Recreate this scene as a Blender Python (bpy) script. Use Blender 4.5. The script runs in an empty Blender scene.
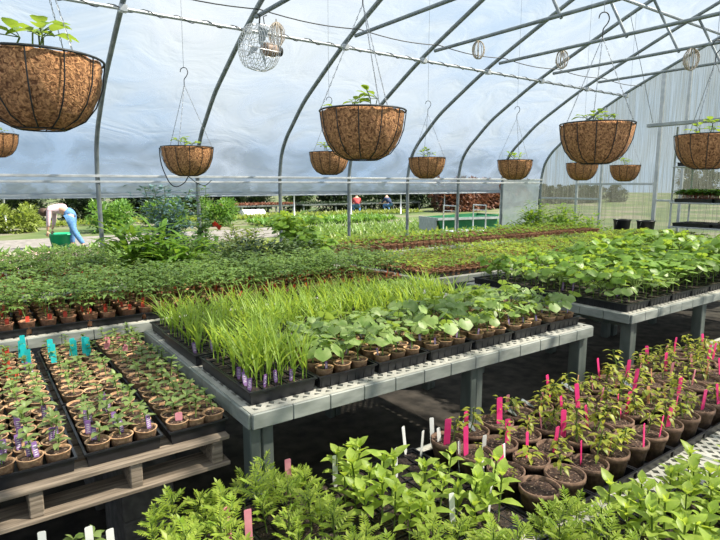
import bpy, bmesh, math, random
from mathutils import Vector, Matrix, Euler
R = math.radians
PI = math.pi
sc = bpy.context.scene
col = sc.collection
random.seed(7)
V = Vector

# ------------------------------------------------------------------ camera
cam_d = bpy.data.cameras.new('camera')
cam_d.sensor_width = 36
cam_d.lens = 550 / 720 * 36
cam_d.clip_start = 0.05
cam_d.clip_end = 500
cam = bpy.data.objects.new('camera', cam_d)
col.objects.link(cam)
cam.location = (0, 0, 1.6)
cam.rotation_euler = (R(90 - 8.785), 0, R(-35.6))
sc.camera = cam

# ------------------------------------------------------------------ light
SUN_AZ, SUN_EL = R(52), R(50)          # azimuth measured from -Y towards +X
sun_d = bpy.data.lights.new('sun', 'SUN')
sun_d.energy = 12.0
sun_d.angle = R(1.2)
sun_d.color = (1.0, 0.93, 0.80)
sun = bpy.data.objects.new('sun', sun_d)
col.objects.link(sun)
to_sun = V((math.sin(SUN_AZ) * math.cos(SUN_EL), -math.cos(SUN_AZ) * math.cos(SUN_EL), math.sin(SUN_EL)))
sun.rotation_euler = to_sun.to_track_quat('Z', 'Y').to_euler()
sun.location = to_sun * 30

world = bpy.data.worlds.new('sky')
sc.world = world
world.use_nodes = True
wn = world.node_tree.nodes
wl = world.node_tree.links
wn.clear()
w_out = wn.new('ShaderNodeOutputWorld')
w_bg = wn.new('ShaderNodeBackground')
w_tc = wn.new('ShaderNodeTexCoord')
w_noise = wn.new('ShaderNodeTexNoise')
w_noise.inputs['Scale'].default_value = 2.2
w_noise.inputs['Detail'].default_value = 6
w_ramp = wn.new('ShaderNodeValToRGB')
w_ramp.color_ramp.elements[0].position = 0.42
w_ramp.color_ramp.elements[0].color = (0.47, 0.66, 0.92, 1)
w_ramp.color_ramp.elements[1].position = 0.66
w_ramp.color_ramp.elements[1].color = (0.92, 0.96, 1.0, 1)
wl.new(w_tc.outputs['Generated'], w_noise.inputs['Vector'])
wl.new(w_noise.outputs['Fac'], w_ramp.inputs['Fac'])
wl.new(w_ramp.outputs['Color'], w_bg.inputs['Color'])
wl.new(w_bg.outputs['Background'], w_out.inputs['Surface'])
w_bg.inputs['Strength'].default_value = 0.95

sc.view_settings.view_transform = 'Standard'
sc.view_settings.look = 'None'
sc.view_settings.exposure = 0.2
sc.view_settings.gamma = 1.0
sc.view_settings.use_curve_mapping = False
sc.cycles.max_bounces = 10
sc.cycles.transparent_max_bounces = 24
sc.cycles.diffuse_bounces = 4
sc.cycles.use_denoising = True
sc.cycles.sample_clamp_indirect = 6

# ------------------------------------------------------------------ materials
MATS = {}


def nodes_of(name):
    m = bpy.data.materials.new(name)
    m.use_nodes = True
    MATS[name] = m
    nt = m.node_tree
    nt.nodes.clear()
    out = nt.nodes.new('ShaderNodeOutputMaterial')
    return m, nt.nodes, nt.links, out


def tex_coord(nd, lk, scale=(1, 1, 1), kind='Object'):
    tc = nd.new('ShaderNodeTexCoord')
    mp = nd.new('ShaderNodeMapping')
    mp.inputs['Scale'].default_value = scale
    lk.new(tc.outputs[kind], mp.inputs['Vector'])
    return mp.outputs['Vector']


def surf(name, c1, c2=None, scale=20, rough=0.7, bump=0.0, metal=0.0, spec=0.4, stretch=(1, 1, 1), detail=4, lo=0.35, hi=0.65, vary=0.0):
    m, nd, lk, out = nodes_of(name)
    p = nd.new('ShaderNodeBsdfPrincipled')
    p.inputs['Roughness'].default_value = rough
    p.inputs['Metallic'].default_value = metal
    p.inputs['Specular IOR Level'].default_value = spec
    n = nd.new('ShaderNodeTexNoise')
    n.inputs['Scale'].default_value = scale
    n.inputs['Detail'].default_value = detail
    lk.new(tex_coord(nd, lk, stretch), n.inputs['Vector'])
    r = nd.new('ShaderNodeValToRGB')
    r.color_ramp.elements[0].position = lo
    r.color_ramp.elements[1].position = hi
    r.color_ramp.elements[0].color = (*c1, 1)
    r.color_ramp.elements[1].color = (*(c2 or c1), 1)
    lk.new(n.outputs['Fac'], r.inputs['Fac'])
    colour = r.outputs['Color']
    if vary:
        oi = nd.new('ShaderNodeObjectInfo')
        mr = nd.new('ShaderNodeMapRange')
        mr.inputs['To Min'].default_value = 1 - vary
        mr.inputs['To Max'].default_value = 1 + vary
        hs = nd.new('ShaderNodeHueSaturation')
        lk.new(oi.outputs['Random'], mr.inputs['Value'])
        lk.new(mr.outputs['Result'], hs.inputs['Value'])
        lk.new(colour, hs.inputs['Color'])
        colour = hs.outputs['Color']
    lk.new(colour, p.inputs['Base Color'])
    if bump:
        b = nd.new('ShaderNodeBump')
        b.inputs['Strength'].default_value = bump
        b.inputs['Distance'].default_value = 0.01
        lk.new(n.outputs['Fac'], b.inputs['Height'])
        lk.new(b.outputs['Normal'], p.inputs['Normal'])
    lk.new(p.outputs['BSDF'], out.inputs['Surface'])
    return m


def leafm(name, c1, c2, trans, amount=0.4, scale=30, rough=0.42, vary=0.14):
    m, nd, lk, out = nodes_of(name)
    p = nd.new('ShaderNodeBsdfPrincipled')
    p.inputs['Roughness'].default_value = rough
    p.inputs['Specular IOR Level'].default_value = 0.35
    t = nd.new('ShaderNodeBsdfTranslucent')
    n = nd.new('ShaderNodeTexNoise')
    n.inputs['Scale'].default_value = scale
    lk.new(tex_coord(nd, lk), n.inputs['Vector'])
    r = nd.new('ShaderNodeValToRGB')
    r.color_ramp.elements[0].position = 0.35
    r.color_ramp.elements[1].position = 0.65
    r.color_ramp.elements[0].color = (*c1, 1)
    r.color_ramp.elements[1].color = (*c2, 1)
    lk.new(n.outputs['Fac'], r.inputs['Fac'])
    oi = nd.new('ShaderNodeObjectInfo')
    mr = nd.new('ShaderNodeMapRange')
    mr.inputs['To Min'].default_value = 1 - vary
    mr.inputs['To Max'].default_value = 1 + vary
    hs = nd.new('ShaderNodeHueSaturation')
    lk.new(oi.outputs['Random'], mr.inputs['Value'])
    lk.new(mr.outputs['Result'], hs.inputs['Value'])
    lk.new(r.outputs['Color'], hs.inputs['Color'])
    lk.new(hs.outputs['Color'], p.inputs['Base Color'])
    t.inputs['Color'].default_value = (*trans, 1)
    mx = nd.new('ShaderNodeMixShader')
    mx.inputs['Fac'].default_value = amount
    lk.new(p.outputs['BSDF'], mx.inputs[1])
    lk.new(t.outputs['BSDF'], mx.inputs[2])
    lk.new(mx.outputs['Shader'], out.inputs['Surface'])
    return m


def plastic_sheet(name, clear, tint, wave_scale, streaks=True, tr_tint=(0.95, 0.98, 1.0)):
    """Thin translucent greenhouse film: part clear, part scattering, a little gloss, with soft creases."""
    m, nd, lk, out = nodes_of(name)
    tb = nd.new('ShaderNodeBsdfTransparent')
    tb.inputs['Color'].default_value = (*tr_tint, 1)
    tl = nd.new('ShaderNodeBsdfTranslucent')
    tl.inputs['Color'].default_value = (*tint, 1)
    gl = nd.new('ShaderNodeBsdfPrincipled')
    gl.inputs['Base Color'].default_value = (*tint, 1)
    gl.inputs['Roughness'].default_value = 0.3
    n = nd.new('ShaderNodeTexNoise')
    n.inputs['Scale'].default_value = wave_scale
    n.inputs['Detail'].default_value = 5
    n.inputs['Distortion'].default_value = 1.6
    lk.new(tex_coord(nd, lk, (1.0, 1.0, 2.2) if streaks else (6, 6, 0.15)), n.inputs['Vector'])
    bmp = nd.new('ShaderNodeBump')
    bmp.inputs['Strength'].default_value = 0.5
    bmp.inputs['Distance'].default_value = 0.06
    lk.new(n.outputs['Fac'], bmp.inputs['Height'])
    lk.new(bmp.outputs['Normal'], gl.inputs['Normal'])
    lk.new(bmp.outputs['Normal'], tl.inputs['Normal'])
    r = nd.new('ShaderNodeValToRGB')
    a = max(0.0, clear - 0.22)
    b = min(1.0, clear + 0.16)
    r.color_ramp.elements[0].position = 0.35
    r.color_ramp.elements[0].color = (b, b, b, 1)
    r.color_ramp.elements[1].position = 0.68
    r.color_ramp.elements[1].color = (a, a, a, 1)
    lk.new(n.outputs['Fac'], r.inputs['Fac'])
    m1 = nd.new('ShaderNodeMixShader')
    m1.inputs['Fac'].default_value = 0.86
    lk.new(gl.outputs['BSDF'], m1.inputs[1])
    lk.new(tl.outputs['BSDF'], m1.inputs[2])
    m2 = nd.new('ShaderNodeMixShader')
    lk.new(r.outputs['Color'], m2.inputs['Fac'])
    lk.new(m1.outputs['Shader'], m2.inputs[1])
    lk.new(tb.outputs['BSDF'], m2.inputs[2])
    lk.new(m2.outputs['Shader'], out.inputs['Surface'])
    return m


def soilm(name, c1, c2, fleck, amount=0.62):
    m, nd, lk, out = nodes_of(name)
    p = nd.new('ShaderNodeBsdfPrincipled')
    p.inputs['Roughness'].default_value = 0.95
    vec = tex_coord(nd, lk)
    n = nd.new('ShaderNodeTexNoise')
    n.inputs['Scale'].default_value = 110
    n.inputs['Detail'].default_value = 3
    lk.new(vec, n.inputs['Vector'])
    r = nd.new('ShaderNodeValToRGB')
    r.color_ramp.elements[0].position = 0.35
    r.color_ramp.elements[0].color = (*c1, 1)
    r.color_ramp.elements[1].position = amount
    r.color_ramp.elements[1].color = (*c2, 1)
    e = r.color_ramp.elements.new(amount + 0.05)
    e.color = (*fleck, 1)
    lk.new(n.outputs['Fac'], r.inputs['Fac'])
    lk.new(r.outputs['Color'], p.inputs['Base Color'])
    b = nd.new('ShaderNodeBump')
    b.inputs['Strength'].default_value = 0.9
    b.inputs['Distance'].default_value = 0.01
    lk.new(n.outputs['Fac'], b.inputs['Height'])
    lk.new(b.outputs['Normal'], p.inputs['Normal'])
    lk.new(p.outputs['BSDF'], out.inputs['Surface'])
    return m


M_film = plastic_sheet('greenhouse_film', 0.52, (0.35, 0.385, 0.41), 1.3, True, (1.0, 0.99, 0.97))
M_roll = plastic_sheet('rolled_film', 0.10, (0.52, 0.57, 0.62), 3.0)
M_curtain = plastic_sheet('white_film', 0.12, (0.62, 0.66, 0.63), 2.0)
M_poly = plastic_sheet('twinwall_panel', 0.46, (0.13, 0.135, 0.115), 5.0, False, (0.96, 0.98, 0.93))
M_galv = surf('galvanised_steel', (0.17, 0.20, 0.21), (0.26, 0.29, 0.30), 14, 0.45, 0.05, 0.35)
M_galvlight = surf('bright_aluminium', (0.42, 0.45, 0.47), (0.55, 0.57, 0.58), 12, 0.4, 0.0, 0.4)
M_floor = surf('ground_cloth', (0.028, 0.025, 0.022), (0.075, 0.065, 0.055), 9, 0.95, 0.3)
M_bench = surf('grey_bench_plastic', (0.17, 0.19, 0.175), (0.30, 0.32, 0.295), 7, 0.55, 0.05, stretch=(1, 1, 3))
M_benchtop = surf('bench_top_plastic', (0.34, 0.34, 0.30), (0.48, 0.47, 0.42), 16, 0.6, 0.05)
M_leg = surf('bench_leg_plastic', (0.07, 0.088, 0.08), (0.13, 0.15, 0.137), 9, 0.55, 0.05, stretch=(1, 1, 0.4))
M_wood = surf('weathered_pallet_wood', (0.12, 0.095, 0.07), (0.29, 0.235, 0.18), 10, 0.85, 0.25, stretch=(0.6, 9, 9))
M_block = surf('concrete_block', (0.12, 0.115, 0.11), (0.2, 0.19, 0.18), 20, 0.95, 0.3)
M_black = surf('black_tray_plastic', (0.007, 0.008, 0.010), (0.014, 0.015, 0.019), 25, 0.38, 0.05, spec=0.5)
M_peat = surf('peat_fibre', (0.34, 0.19, 0.10), (0.56, 0.36, 0.21), 60, 0.9, 0.35, vary=0.12)
M_darkpeat = surf('dark_peat_fibre', (0.105, 0.062, 0.042), (0.20, 0.125, 0.085), 55, 0.88, 0.35, vary=0.15)
M_redpot = surf('damp_red_fibre', (0.28, 0.13, 0.075), (0.46, 0.25, 0.15), 45, 0.9, 0.3, vary=0.15)
M_soil = soilm('potting_mix', (0.016, 0.008, 0.005), (0.070, 0.036, 0.022), (0.34, 0.25, 0.17), 0.62)
M_soildark = soilm('dark_potting_mix', (0.010, 0.007, 0.006), (0.045, 0.028, 0.020), (0.24, 0.2, 0.17), 0.66)
M_purple = leafm('purple_label', (0.30, 0.16, 0.42), (0.44, 0.28, 0.56), (0.40, 0.24, 0.5), 0.35)
M_pink = leafm('pink_label', (0.85, 0.05, 0.27), (0.90, 0.09, 0.33), (0.95, 0.14, 0.38), 0.35, vary=0.08)
M_palepink = leafm('pale_pink_label', (0.72, 0.30, 0.38), (0.8, 0.4, 0.45), (0.8, 0.36, 0.4), 0.4, vary=0.05)
M_orange = leafm('peach_label', (0.68, 0.36, 0.2), (0.76, 0.45, 0.28), (0.8, 0.45, 0.25), 0.4, vary=0.05)
M_white = leafm('white_label', (0.82, 0.84, 0.82), (0.88, 0.89, 0.87), (0.92, 0.93, 0.9), 0.22, vary=0.0)
M_cyan = leafm('turquoise_label', (0.02, 0.58, 0.62), (0.06, 0.70, 0.70), (0.05, 0.7, 0.7), 0.45, vary=0)
M_red = leafm('red_label', (0.62, 0.06, 0.04), (0.74, 0.14, 0.08), (0.7, 0.1, 0.05), 0.4, vary=.1)
M_greyetag = surf('grey_slate_label', (0.09, 0.105, 0.11), (0.15, 0.17, 0.175), 30, 0.4)
M_wire = surf('black_wire', (0.012, 0.014, 0.016), (0.022, 0.026, 0.028), 30, 0.45)
M_chain = surf('steel_chain', (0.10, 0.11, 0.12), (0.4, 0.42, 0.44), 150, 0.4, 0, 0.6, stretch=(1, 1, 1))
M_twine = surf('pale_twine', (0.36, 0.31, 0.26), (0.62, 0.55, 0.46), 60, 0.85)
M_motor = surf('fan_motor', (0.25, 0.17, 0.13), (0.38, 0.28, 0.22), 20, 0.5)
M_clearcage = surf('bright_wire', (0.50, 0.52, 0.53), (0.7, 0.7, 0.7), 20, 0.35, 0, 0.5)
M_stem = leafm('stem_green', (0.12, 0.20, 0.04), (0.2, 0.28, 0.07), (0.2, 0.32, 0.05), 0.2)
M_redstem = surf('reddish_stem', (0.28, 0.07, 0.04), (0.42, 0.12, 0.07), 60, 0.7)
M_corn = leafm('corn_leaf', (0.18, 0.31, 0.04), (0.32, 0.45, 0.08), (0.50, 0.64, 0.07), 0.45)
M_squash = leafm('squash_leaf', (0.16, 0.27, 0.06), (0.32, 0.42, 0.15), (0.40, 0.56, 0.08), 0.36)
M_bean = leafm('bean_leaf', (0.14, 0.27, 0.035), (0.25, 0.40, 0.07), (0.42, 0.58, 0.06), 0.42)
M_marigold = leafm('marigold_leaf', (0.19, 0.30, 0.03), (0.34, 0.42, 0.07), (0.48, 0.60, 0.05), 0.42)
M_zinnia = leafm('zinnia_leaf', (0.25, 0.38, 0.05), (0.39, 0.50, 0.10), (0.58, 0.70, 0.08), 0.45)
M_pepper = leafm('pepper_leaf', (0.20, 0.28, 0.035), (0.44, 0.42, 0.06), (0.55, 0.56, 0.06), 0.4, vary=0.25)
M_tomato = leafm('tomato_leaf', (0.10, 0.20, 0.045), (0.23, 0.34, 0.10), (0.32, 0.46, 0.07), 0.4)
M_basil = leafm('herb_leaf', (0.15, 0.24, 0.055), (0.31, 0.38, 0.15), (0.34, 0.46, 0.10), 0.35, vary=0.2)
M_shrub = leafm('shrub_leaf', (0.05, 0.14, 0.025), (0.15, 0.28, 0.05), (0.22, 0.40, 0.05), 0.35)
M_glossy = leafm('broad_leaf', (0.10, 0.22, 0.03), (0.19, 0.35, 0.05), (0.34, 0.54, 0.05), 0.4)
M_blueleaf = leafm('blue_leaf', (0.10, 0.19, 0.20), (0.24, 0.36, 0.36), (0.15, 0.3, 0.22), 0.25)
M_darkvar = leafm('dark_flecked_leaf', (0.02, 0.05, 0.018), (0.20, 0.27, 0.12), (0.08, 0.16, 0.04), 0.2, scale=16)
M_yellowleaf = leafm('yellow_green_leaf', (0.14, 0.20, 0.035), (0.26, 0.30, 0.08), (0.30, 0.38, 0.05), 0.4)
M_rowleaf = leafm('lettuce_leaf', (0.09, 0.18, 0.035), (0.22, 0.31, 0.09), (0.24, 0.36, 0.06), 0.35, scale=8)
M_tree = leafm('tree_leaf', (0.010, 0.022, 0.010), (0.035, 0.06, 0.022), (0.03, 0.055, 0.015), 0.25, scale=2)
M_treelight = leafm('light_tree_leaf', (0.03, 0.06, 0.02), (0.08, 0.12, 0.04), (0.14, 0.22, 0.05), 0.3, scale=2)
M_brownleaf = leafm('copper_leaf', (0.13, 0.05, 0.03), (0.27, 0.13, 0.08), (0.2, 0.08, 0.04), 0.3, scale=3)
M_bark = surf('bark', (0.07, 0.055, 0.045), (0.14, 0.11, 0.09), 12, 0.9, 0.4)
M_redflower = surf('red_petal', (0.62, 0.03, 0.02), (0.75, 0.08, 0.05), 40, 0.6)
M_cream = surf('cream_petal', (0.72, 0.66, 0.5), (0.85, 0.8, 0.68), 40, 0.6)
M_pinkpetal = surf('pink_petal', (0.72, 0.38, 0.42), (0.85, 0.6, 0.6), 40, 0.6)
M_skin = surf('skin', (0.50, 0.29, 0.2), (0.56, 0.33, 0.24), 10, 0.6)
M_hair = surf('dark_brown_hair', (0.04, 0.02, 0.012), (0.07, 0.04, 0.025), 60, 0.6)
M_shirtpink = surf('dusty_pink_shirt', (0.50, 0.36, 0.42), (0.60, 0.45, 0.50), 12, 0.9)
M_jeans = surf('blue_denim', (0.06, 0.16, 0.36), (0.12, 0.26, 0.48), 25, 0.9)
M_redshirt = surf('red_shirt', (0.40, 0.05, 0.05), (0.52, 0.08, 0.08), 12, 0.9)
M_navy = surf('navy_shirt', (0.02, 0.035, 0.08), (0.035, 0.055, 0.12), 12, 0.9)
M_hat = surf('white_hat_cloth', (0.72, 0.72, 0.7), (0.82, 0.82, 0.8), 12, 0.9)
M_tub = surf('green_tub_plastic', (0.01, 0.30, 0.13), (0.015, 0.36, 0.16), 6, 0.4)
M_cartgreen = surf('dark_green_paint', (0.012, 0.13, 0.05), (0.02, 0.18, 0.08), 6, 0.5)
M_cartgrey = surf('grey_sheet_metal', (0.28, 0.31, 0.32), (0.4, 0.43, 0.44), 6, 0.5, 0, 0.2)
M_rubber = surf('rubber', (0.02, 0.02, 0.02), (0.03, 0.03, 0.03), 20, 0.8)
M_boots = surf('dark_boots', (0.03, 0.025, 0.02), (0.05, 0.04, 0.03), 20, 0.8)

# coir liner: matted fibre
m, nd, lk, out = nodes_of('coir_fibre')
p = nd.new('ShaderNodeBsdfPrincipled')
p.inputs['Roughness'].default_value = 0.95
vec = tex_coord(nd, lk)
n1 = nd.new('ShaderNodeTexNoise')
n1.inputs['Scale'].default_value = 95
n1.inputs['Detail'].default_value = 9
n1.inputs['Distortion'].default_value = 0.9
lk.new(vec, n1.inputs['Vector'])
n2 = nd.new('ShaderNodeTexNoise')
n2.inputs['Scale'].default_value = 7
n2.inputs['Detail'].default_value = 3
lk.new(vec, n2.inputs['Vector'])
r1 = nd.new('ShaderNodeValToRGB')
r1.color_ramp.elements[0].position = 0.36
r1.color_ramp.elements[0].color = (0.12, 0.048, 0.018, 1)
r1.color_ramp.elements[1].position = 0.66
r1.color_ramp.elements[1].color = (0.62, 0.33, 0.15, 1)
lk.new(n1.outputs['Fac'], r1.inputs['Fac'])
r2 = nd.new('ShaderNodeValToRGB')
r2.color_ramp.elements[0].color = (0.7, 0.66, 0.62, 1)
r2.color_ramp.elements[1].color = (1.2, 1.15, 1.1, 1)
lk.new(n2.outputs['Fac'], r2.inputs['Fac'])
mm = nd.new('ShaderNodeMix')
mm.data_type = 'RGBA'
mm.blend_type = 'MULTIPLY'
mm.inputs['Factor'].default_value = 0.8
lk.new(r1.outputs['Color'], mm.inputs['A'])
lk.new(r2.outputs['Color'], mm.inputs['B'])
lk.new(mm.outputs['Result'], p.inputs['Base Color'])
bb = nd.new('ShaderNodeBump')
bb.inputs['Strength'].default_value = 0.8
bb.inputs['Distance'].default_value = 0.012
lk.new(n1.outputs['Fac'], bb.inputs['Height'])
lk.new(bb.outputs['Normal'], p.inputs['Normal'])
lk.new(p.outputs['BSDF'], out.inputs['Surface'])
M_coir = m

# outdoor ground: grass with worn tan patches
m, nd, lk, out = nodes_of('nursery_field')
p = nd.new('ShaderNodeBsdfPrincipled')
p.inputs['Roughness'].default_value = 0.95
vec = tex_coord(nd, lk)
n1 = nd.new('ShaderNodeTexNoise')
n1.inputs['Scale'].default_value = 0.35
n1.inputs['Detail'].default_value = 8
lk.new(vec, n1.inputs['Vector'])
r1 = nd.new('ShaderNodeValToRGB')
r1.color_ramp.elements[0].position = 0.40
r1.color_ramp.elements[0].color = (0.045, 0.08, 0.018, 1)
r1.color_ramp.elements[1].position = 0.62
r1.color_ramp.elements[1].color = (0.17, 0.15, 0.11, 1)
e = r1.color_ramp.elements.new(0.5)
e.color = (0.085, 0.12, 0.028, 1)
lk.new(n1.outputs['Fac'], r1.inputs['Fac'])
lk.new(r1.outputs['Color'], p.inputs['Base Color'])
lk.new(p.outputs['BSDF'], out.inputs['Surface'])
M_field = m
M_lawn = surf('lawn_grass', (0.035, 0.075, 0.014), (0.06, 0.105, 0.022), 3, 0.95)
M_gravel = surf('pale_gravel', (0.15, 0.138, 0.125), (0.25, 0.23, 0.21), 6, 0.95, 0.2)


# ------------------------------------------------------------------ mesh building
class MB:
    def __init__(s):
        s.v, s.f, s.m = [], [], []

    def add(s, vs, fs, mi=0):
        b = len(s.v)
        s.v.extend([tuple(x) for x in vs])
        s.f.extend([tuple(i + b for i in f) for f in fs])
        s.m.extend([mi] * len(fs))

    def box(s, x0, y0, z0, x1, y1, z1, mi=0):
        s.add([(x0, y0, z0), (x1, y0, z0), (x1, y1, z0), (x0, y1, z0), (x0, y0, z1), (x1, y0, z1), (x1, y1, z1), (x0, y1, z1)],
              [(3, 2, 1, 0), (4, 5, 6, 7), (0, 1, 5, 4), (1, 2, 6, 5), (2, 3, 7, 6), (3, 0, 4, 7)], mi)

    def tube(s, pts, r, n=6, mi=0, closed=False, radii=None):
        pts = [V(q) for q in pts]
        N = len(pts)
        vs, up = [], None
        for i, q in enumerate(pts):
            if closed:
                d = (pts[(i + 1) % N] - pts[i - 1])
            else:
                d = pts[min(i + 1, N - 1)] - pts[max(i - 1, 0)]
            d = d.normalized() if d.length > 1e-9 else V((0, 0, 1))
            if up is None:
                up = V((0, 0, 1)) if abs(d.z) < 0.9 else V((1, 0, 0))
            a = d.cross(up)
            if a.length < 1e-4:
                a = d.cross(V((1, 0.3, 0)))
            a.normalize()
            b = a.cross(d).normalized()
            up = b
            rr = radii[i] if radii else r
            for k in range(n):
                t = 2 * PI * k / n
                vs.append(q + a * (math.cos(t) * rr) + b * (math.sin(t) * rr))
        fs = []
        for i in range(N if closed else N - 1):
            j = (i + 1) % N
            for k in range(n):
                l = (k + 1) % n
                fs.append((i * n + k, i * n + l, j * n + l, j * n + k))
        if not closed:
            fs.append(tuple(range(n)))
            fs.append(tuple((N - 1) * n + k for k in reversed(range(n))))
        s.add(vs, fs, mi)

    def lathe(s, prof, n=20, mi=0, c=(0, 0, 0)):
        vs, fs = [], []
        for (r, z) in prof:
            for k in range(n):
                t = 2 * PI * k / n
                vs.append((c[0] + r * math.cos(t), c[1] + r * math.sin(t), c[2] + z))
        for i in range(len(prof) - 1):
            for k in range(n):
                l = (k + 1) % n
                fs.append((i * n + k, i * n + l, (i + 1) * n + l, (i + 1) * n + k))
        s.add(vs, fs, mi)

    def disc(s, r, z, n=20, mi=0, c=(0, 0), dome=0.0, jit=0.0):
        vs = [(c[0], c[1], z + dome)]
        for q, zz in ((0.55, dome * 0.8), (1.0, 0)):
            for k in range(n):
                t = 2 * PI * k / n
                j = random.uniform(-jit, jit)
                vs.append((c[0] + r * q * math.cos(t), c[1] + r * q * math.sin(t), z + zz + j))
        fs = [(0, 1 + k, 1 + (k + 1) % n) for k in range(n)]
        fs += [(1 + k, 1 + n + k, 1 + n + (k + 1) % n, 1 + (k + 1) % n) for k in range(n)]
        s.add(vs, fs, mi)

    def leaf(s, o, d, L, Wd, mi=0, prof=None, fold=0.25, curve=0.3, up=None):
        o, d = V(o), V(d).normalized()
        up = V(up) if up else V((0, 0, 1))
        sd = d.cross(up)
        if sd.length < 1e-3:
            sd = V((1, 0, 0))
        sd.normalize()
        n = sd.cross(d).normalized()
        prof = prof or [(0, 0.08), (0.25, 0.75), (0.5, 1.0), (0.78, 0.62), (1.0, 0.03)]
        vs, fs = [], []
        for (t, w) in prof:
            c = o + d * (L * t) - n * (curve * L * t * t)
            e = sd * (w * Wd / 2)
            h = n * (fold * w * Wd / 2)
            vs += [c - e + h, c, c + e + h]
        for i in range(len(prof) - 1):
            a = i * 3
            fs += [(a, a + 1, a + 4, a + 3), (a + 1, a + 2, a + 5, a + 4)]
        s.add(vs, fs, mi)

    def lobed(s, o, out, Rr, mi=0, tilt=0.3, lobes=5, cup=0.12, n=15):
        """round lobed leaf blade held out level at the end of its stalk"""
        o = V(o)
        out = V((out[0], out[1], 0)).normalized()
        nrm = (V((0, 0, 1)) + out * tilt).normalized()
        sd = out.cross(nrm).normalized()
        fw = nrm.cross(sd).normalized()
        vs = [o]
        for q in (0.55, 1.0):
            for k in range(n):
                t = -PI + 0.22 + (2 * PI - 0.44) * k / (n - 1)
                rr = Rr * q * (1 + (0.09 * math.cos(lobes * t) if q == 1 else 0)) * (1 if abs(t) < 2.5 else 0.86)
                z = cup * Rr * (q * 0.8 - q * q * 1.5) + random.uniform(-0.03, 0.03) * Rr
                vs.append(o + fw * (rr * (math.cos(t)) + Rr * 0.35) + sd * (rr * math.sin(t)) + nrm * z)
        fs = [(0, 1 + k, 2 + k) for k in range(n - 1)]
        fs += [(1 + k, 1 + n + k, 2 + n + k, 2 + k) for k in range(n - 1)]
        s.add(vs, fs, mi)

    def mesh(s, name, mats, smooth=False):
        me = bpy.data.meshes.new(name)
        me.from_pydata(s.v, [], s.f)
        for mt in (mats if isinstance(mats, (list, tuple)) else [mats]):
            me.materials.append(mt)
        if len(set(s.m)) > 1:
            me.polygons.foreach_set('material_index', s.m)
        if smooth:
            me.polygons.foreach_set('use_smooth', [True] * len(s.f))
        me.update()
        return me

    def obj(s, name, mats, parent=None, smooth=False, loc=(0, 0, 0)):
        o = bpy.data.objects.new(name, s.mesh(name, mats, smooth))
        col.objects.link(o)
        o.parent = parent
        o.location = loc
        return o


def tag(o, label, cat, group=None):
    o['label'] = label
    o['category'] = cat
    if group:
        o['group'] = group
    return o


def thing(name, label, cat, loc=(0, 0, 0), rz=0, group=None, scale=1.0):
    o = bpy.data.objects.new(name, None)
    col.objects.link(o)
    o.location = loc
    o.rotation_euler = (0, 0, rz)
    o.scale = (scale,) * 3
    o.empty_display_size = 0.05
    return tag(o, label, cat, group)


def part(name, mesh, parent, loc=(0, 0, 0), rz=0, label=None, scale=None):
    o = bpy.data.objects.new(name, mesh)
    col.objects.link(o)
    o.parent = parent
    o.location = loc
    o.rotation_euler = (0, 0, rz)
    if scale:
        o.scale = (scale,) * 3
    if label:
        o['label'] = label
    return o


def struct(o):
    o['kind'] = 'structure'
    return o


ORD = ('first second third fourth fifth sixth seventh eighth ninth tenth eleventh twelfth thirteenth fourteenth fifteenth sixteenth '
       'seventeenth eighteenth nineteenth twentieth').split()


def ordn(i):
    if i < 20:
        return ORD[i]
    n = i + 1
    return '%d%s' % (n, {1: 'st', 2: 'nd', 3: 'rd'}.get(n % 10 if n % 100 not in (11, 12, 13) else 0, 'th'))


def bevel(o, w=0.004, seg=1):
    md = o.modifiers.new('bevel', 'BEVEL')
    md.width = w
    md.segments = seg
    md.limit_method = 'ANGLE'
    return o


# ------------------------------------------------------------------ greenhouse shell
PROF = [(7.2, 1.42), (7.2, 1.72), (7.13, 2.02), (6.98, 2.24), (6.80, 2.40), (6.50, 2.65), (6.19, 2.84), (5.54, 3.20), (4.82, 3.53), (4.32, 3.75), (3.96, 3.90), (3.40, 4.12), (2.95, 4.26), (2.6, 4.31)]
CY = 2.6
END_X = 9.77
HX = [1.32 + 1.207 * k for k in range(-4, 8)]          # hoop positions


def smooth_path(pts, n=5):
    out = []
    for i in range(len(pts) - 1):
        p0 = V(pts[max(i - 1, 0)]); p1 = V(pts[i]); p2 = V(pts[i + 1]); p3 = V(pts[min(i + 2, len(pts) - 1)])
        for k in range(n):
            t = k / n
            out.append(0.5 * ((2 * p1) + (-p0 + p2) * t + (2 * p0 - 5 * p1 + 4 * p2 - p3) * t * t + (-p0 + 3 * p1 - 3 * p2 + p3) * t ** 3))
    out.append(V(pts[-1]))
    return out


half = [(q.x, q.y) for q in smooth_path([(a, b, 0) for a, b in PROF[1:]], 3)]
full = half + [(2 * CY - a, b) for a, b in reversed(half[:-1])]


def roof_z(y):
    y = y if y >= CY else 2 * CY - y
    pr = list(reversed(half))
    for (a, za), (b, zb) in zip(pr, pr[1:]):
        if a <= y <= b:
            return za + (zb - za) * (y - a) / max(b - a, 1e-6)
    return 1.7


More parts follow.
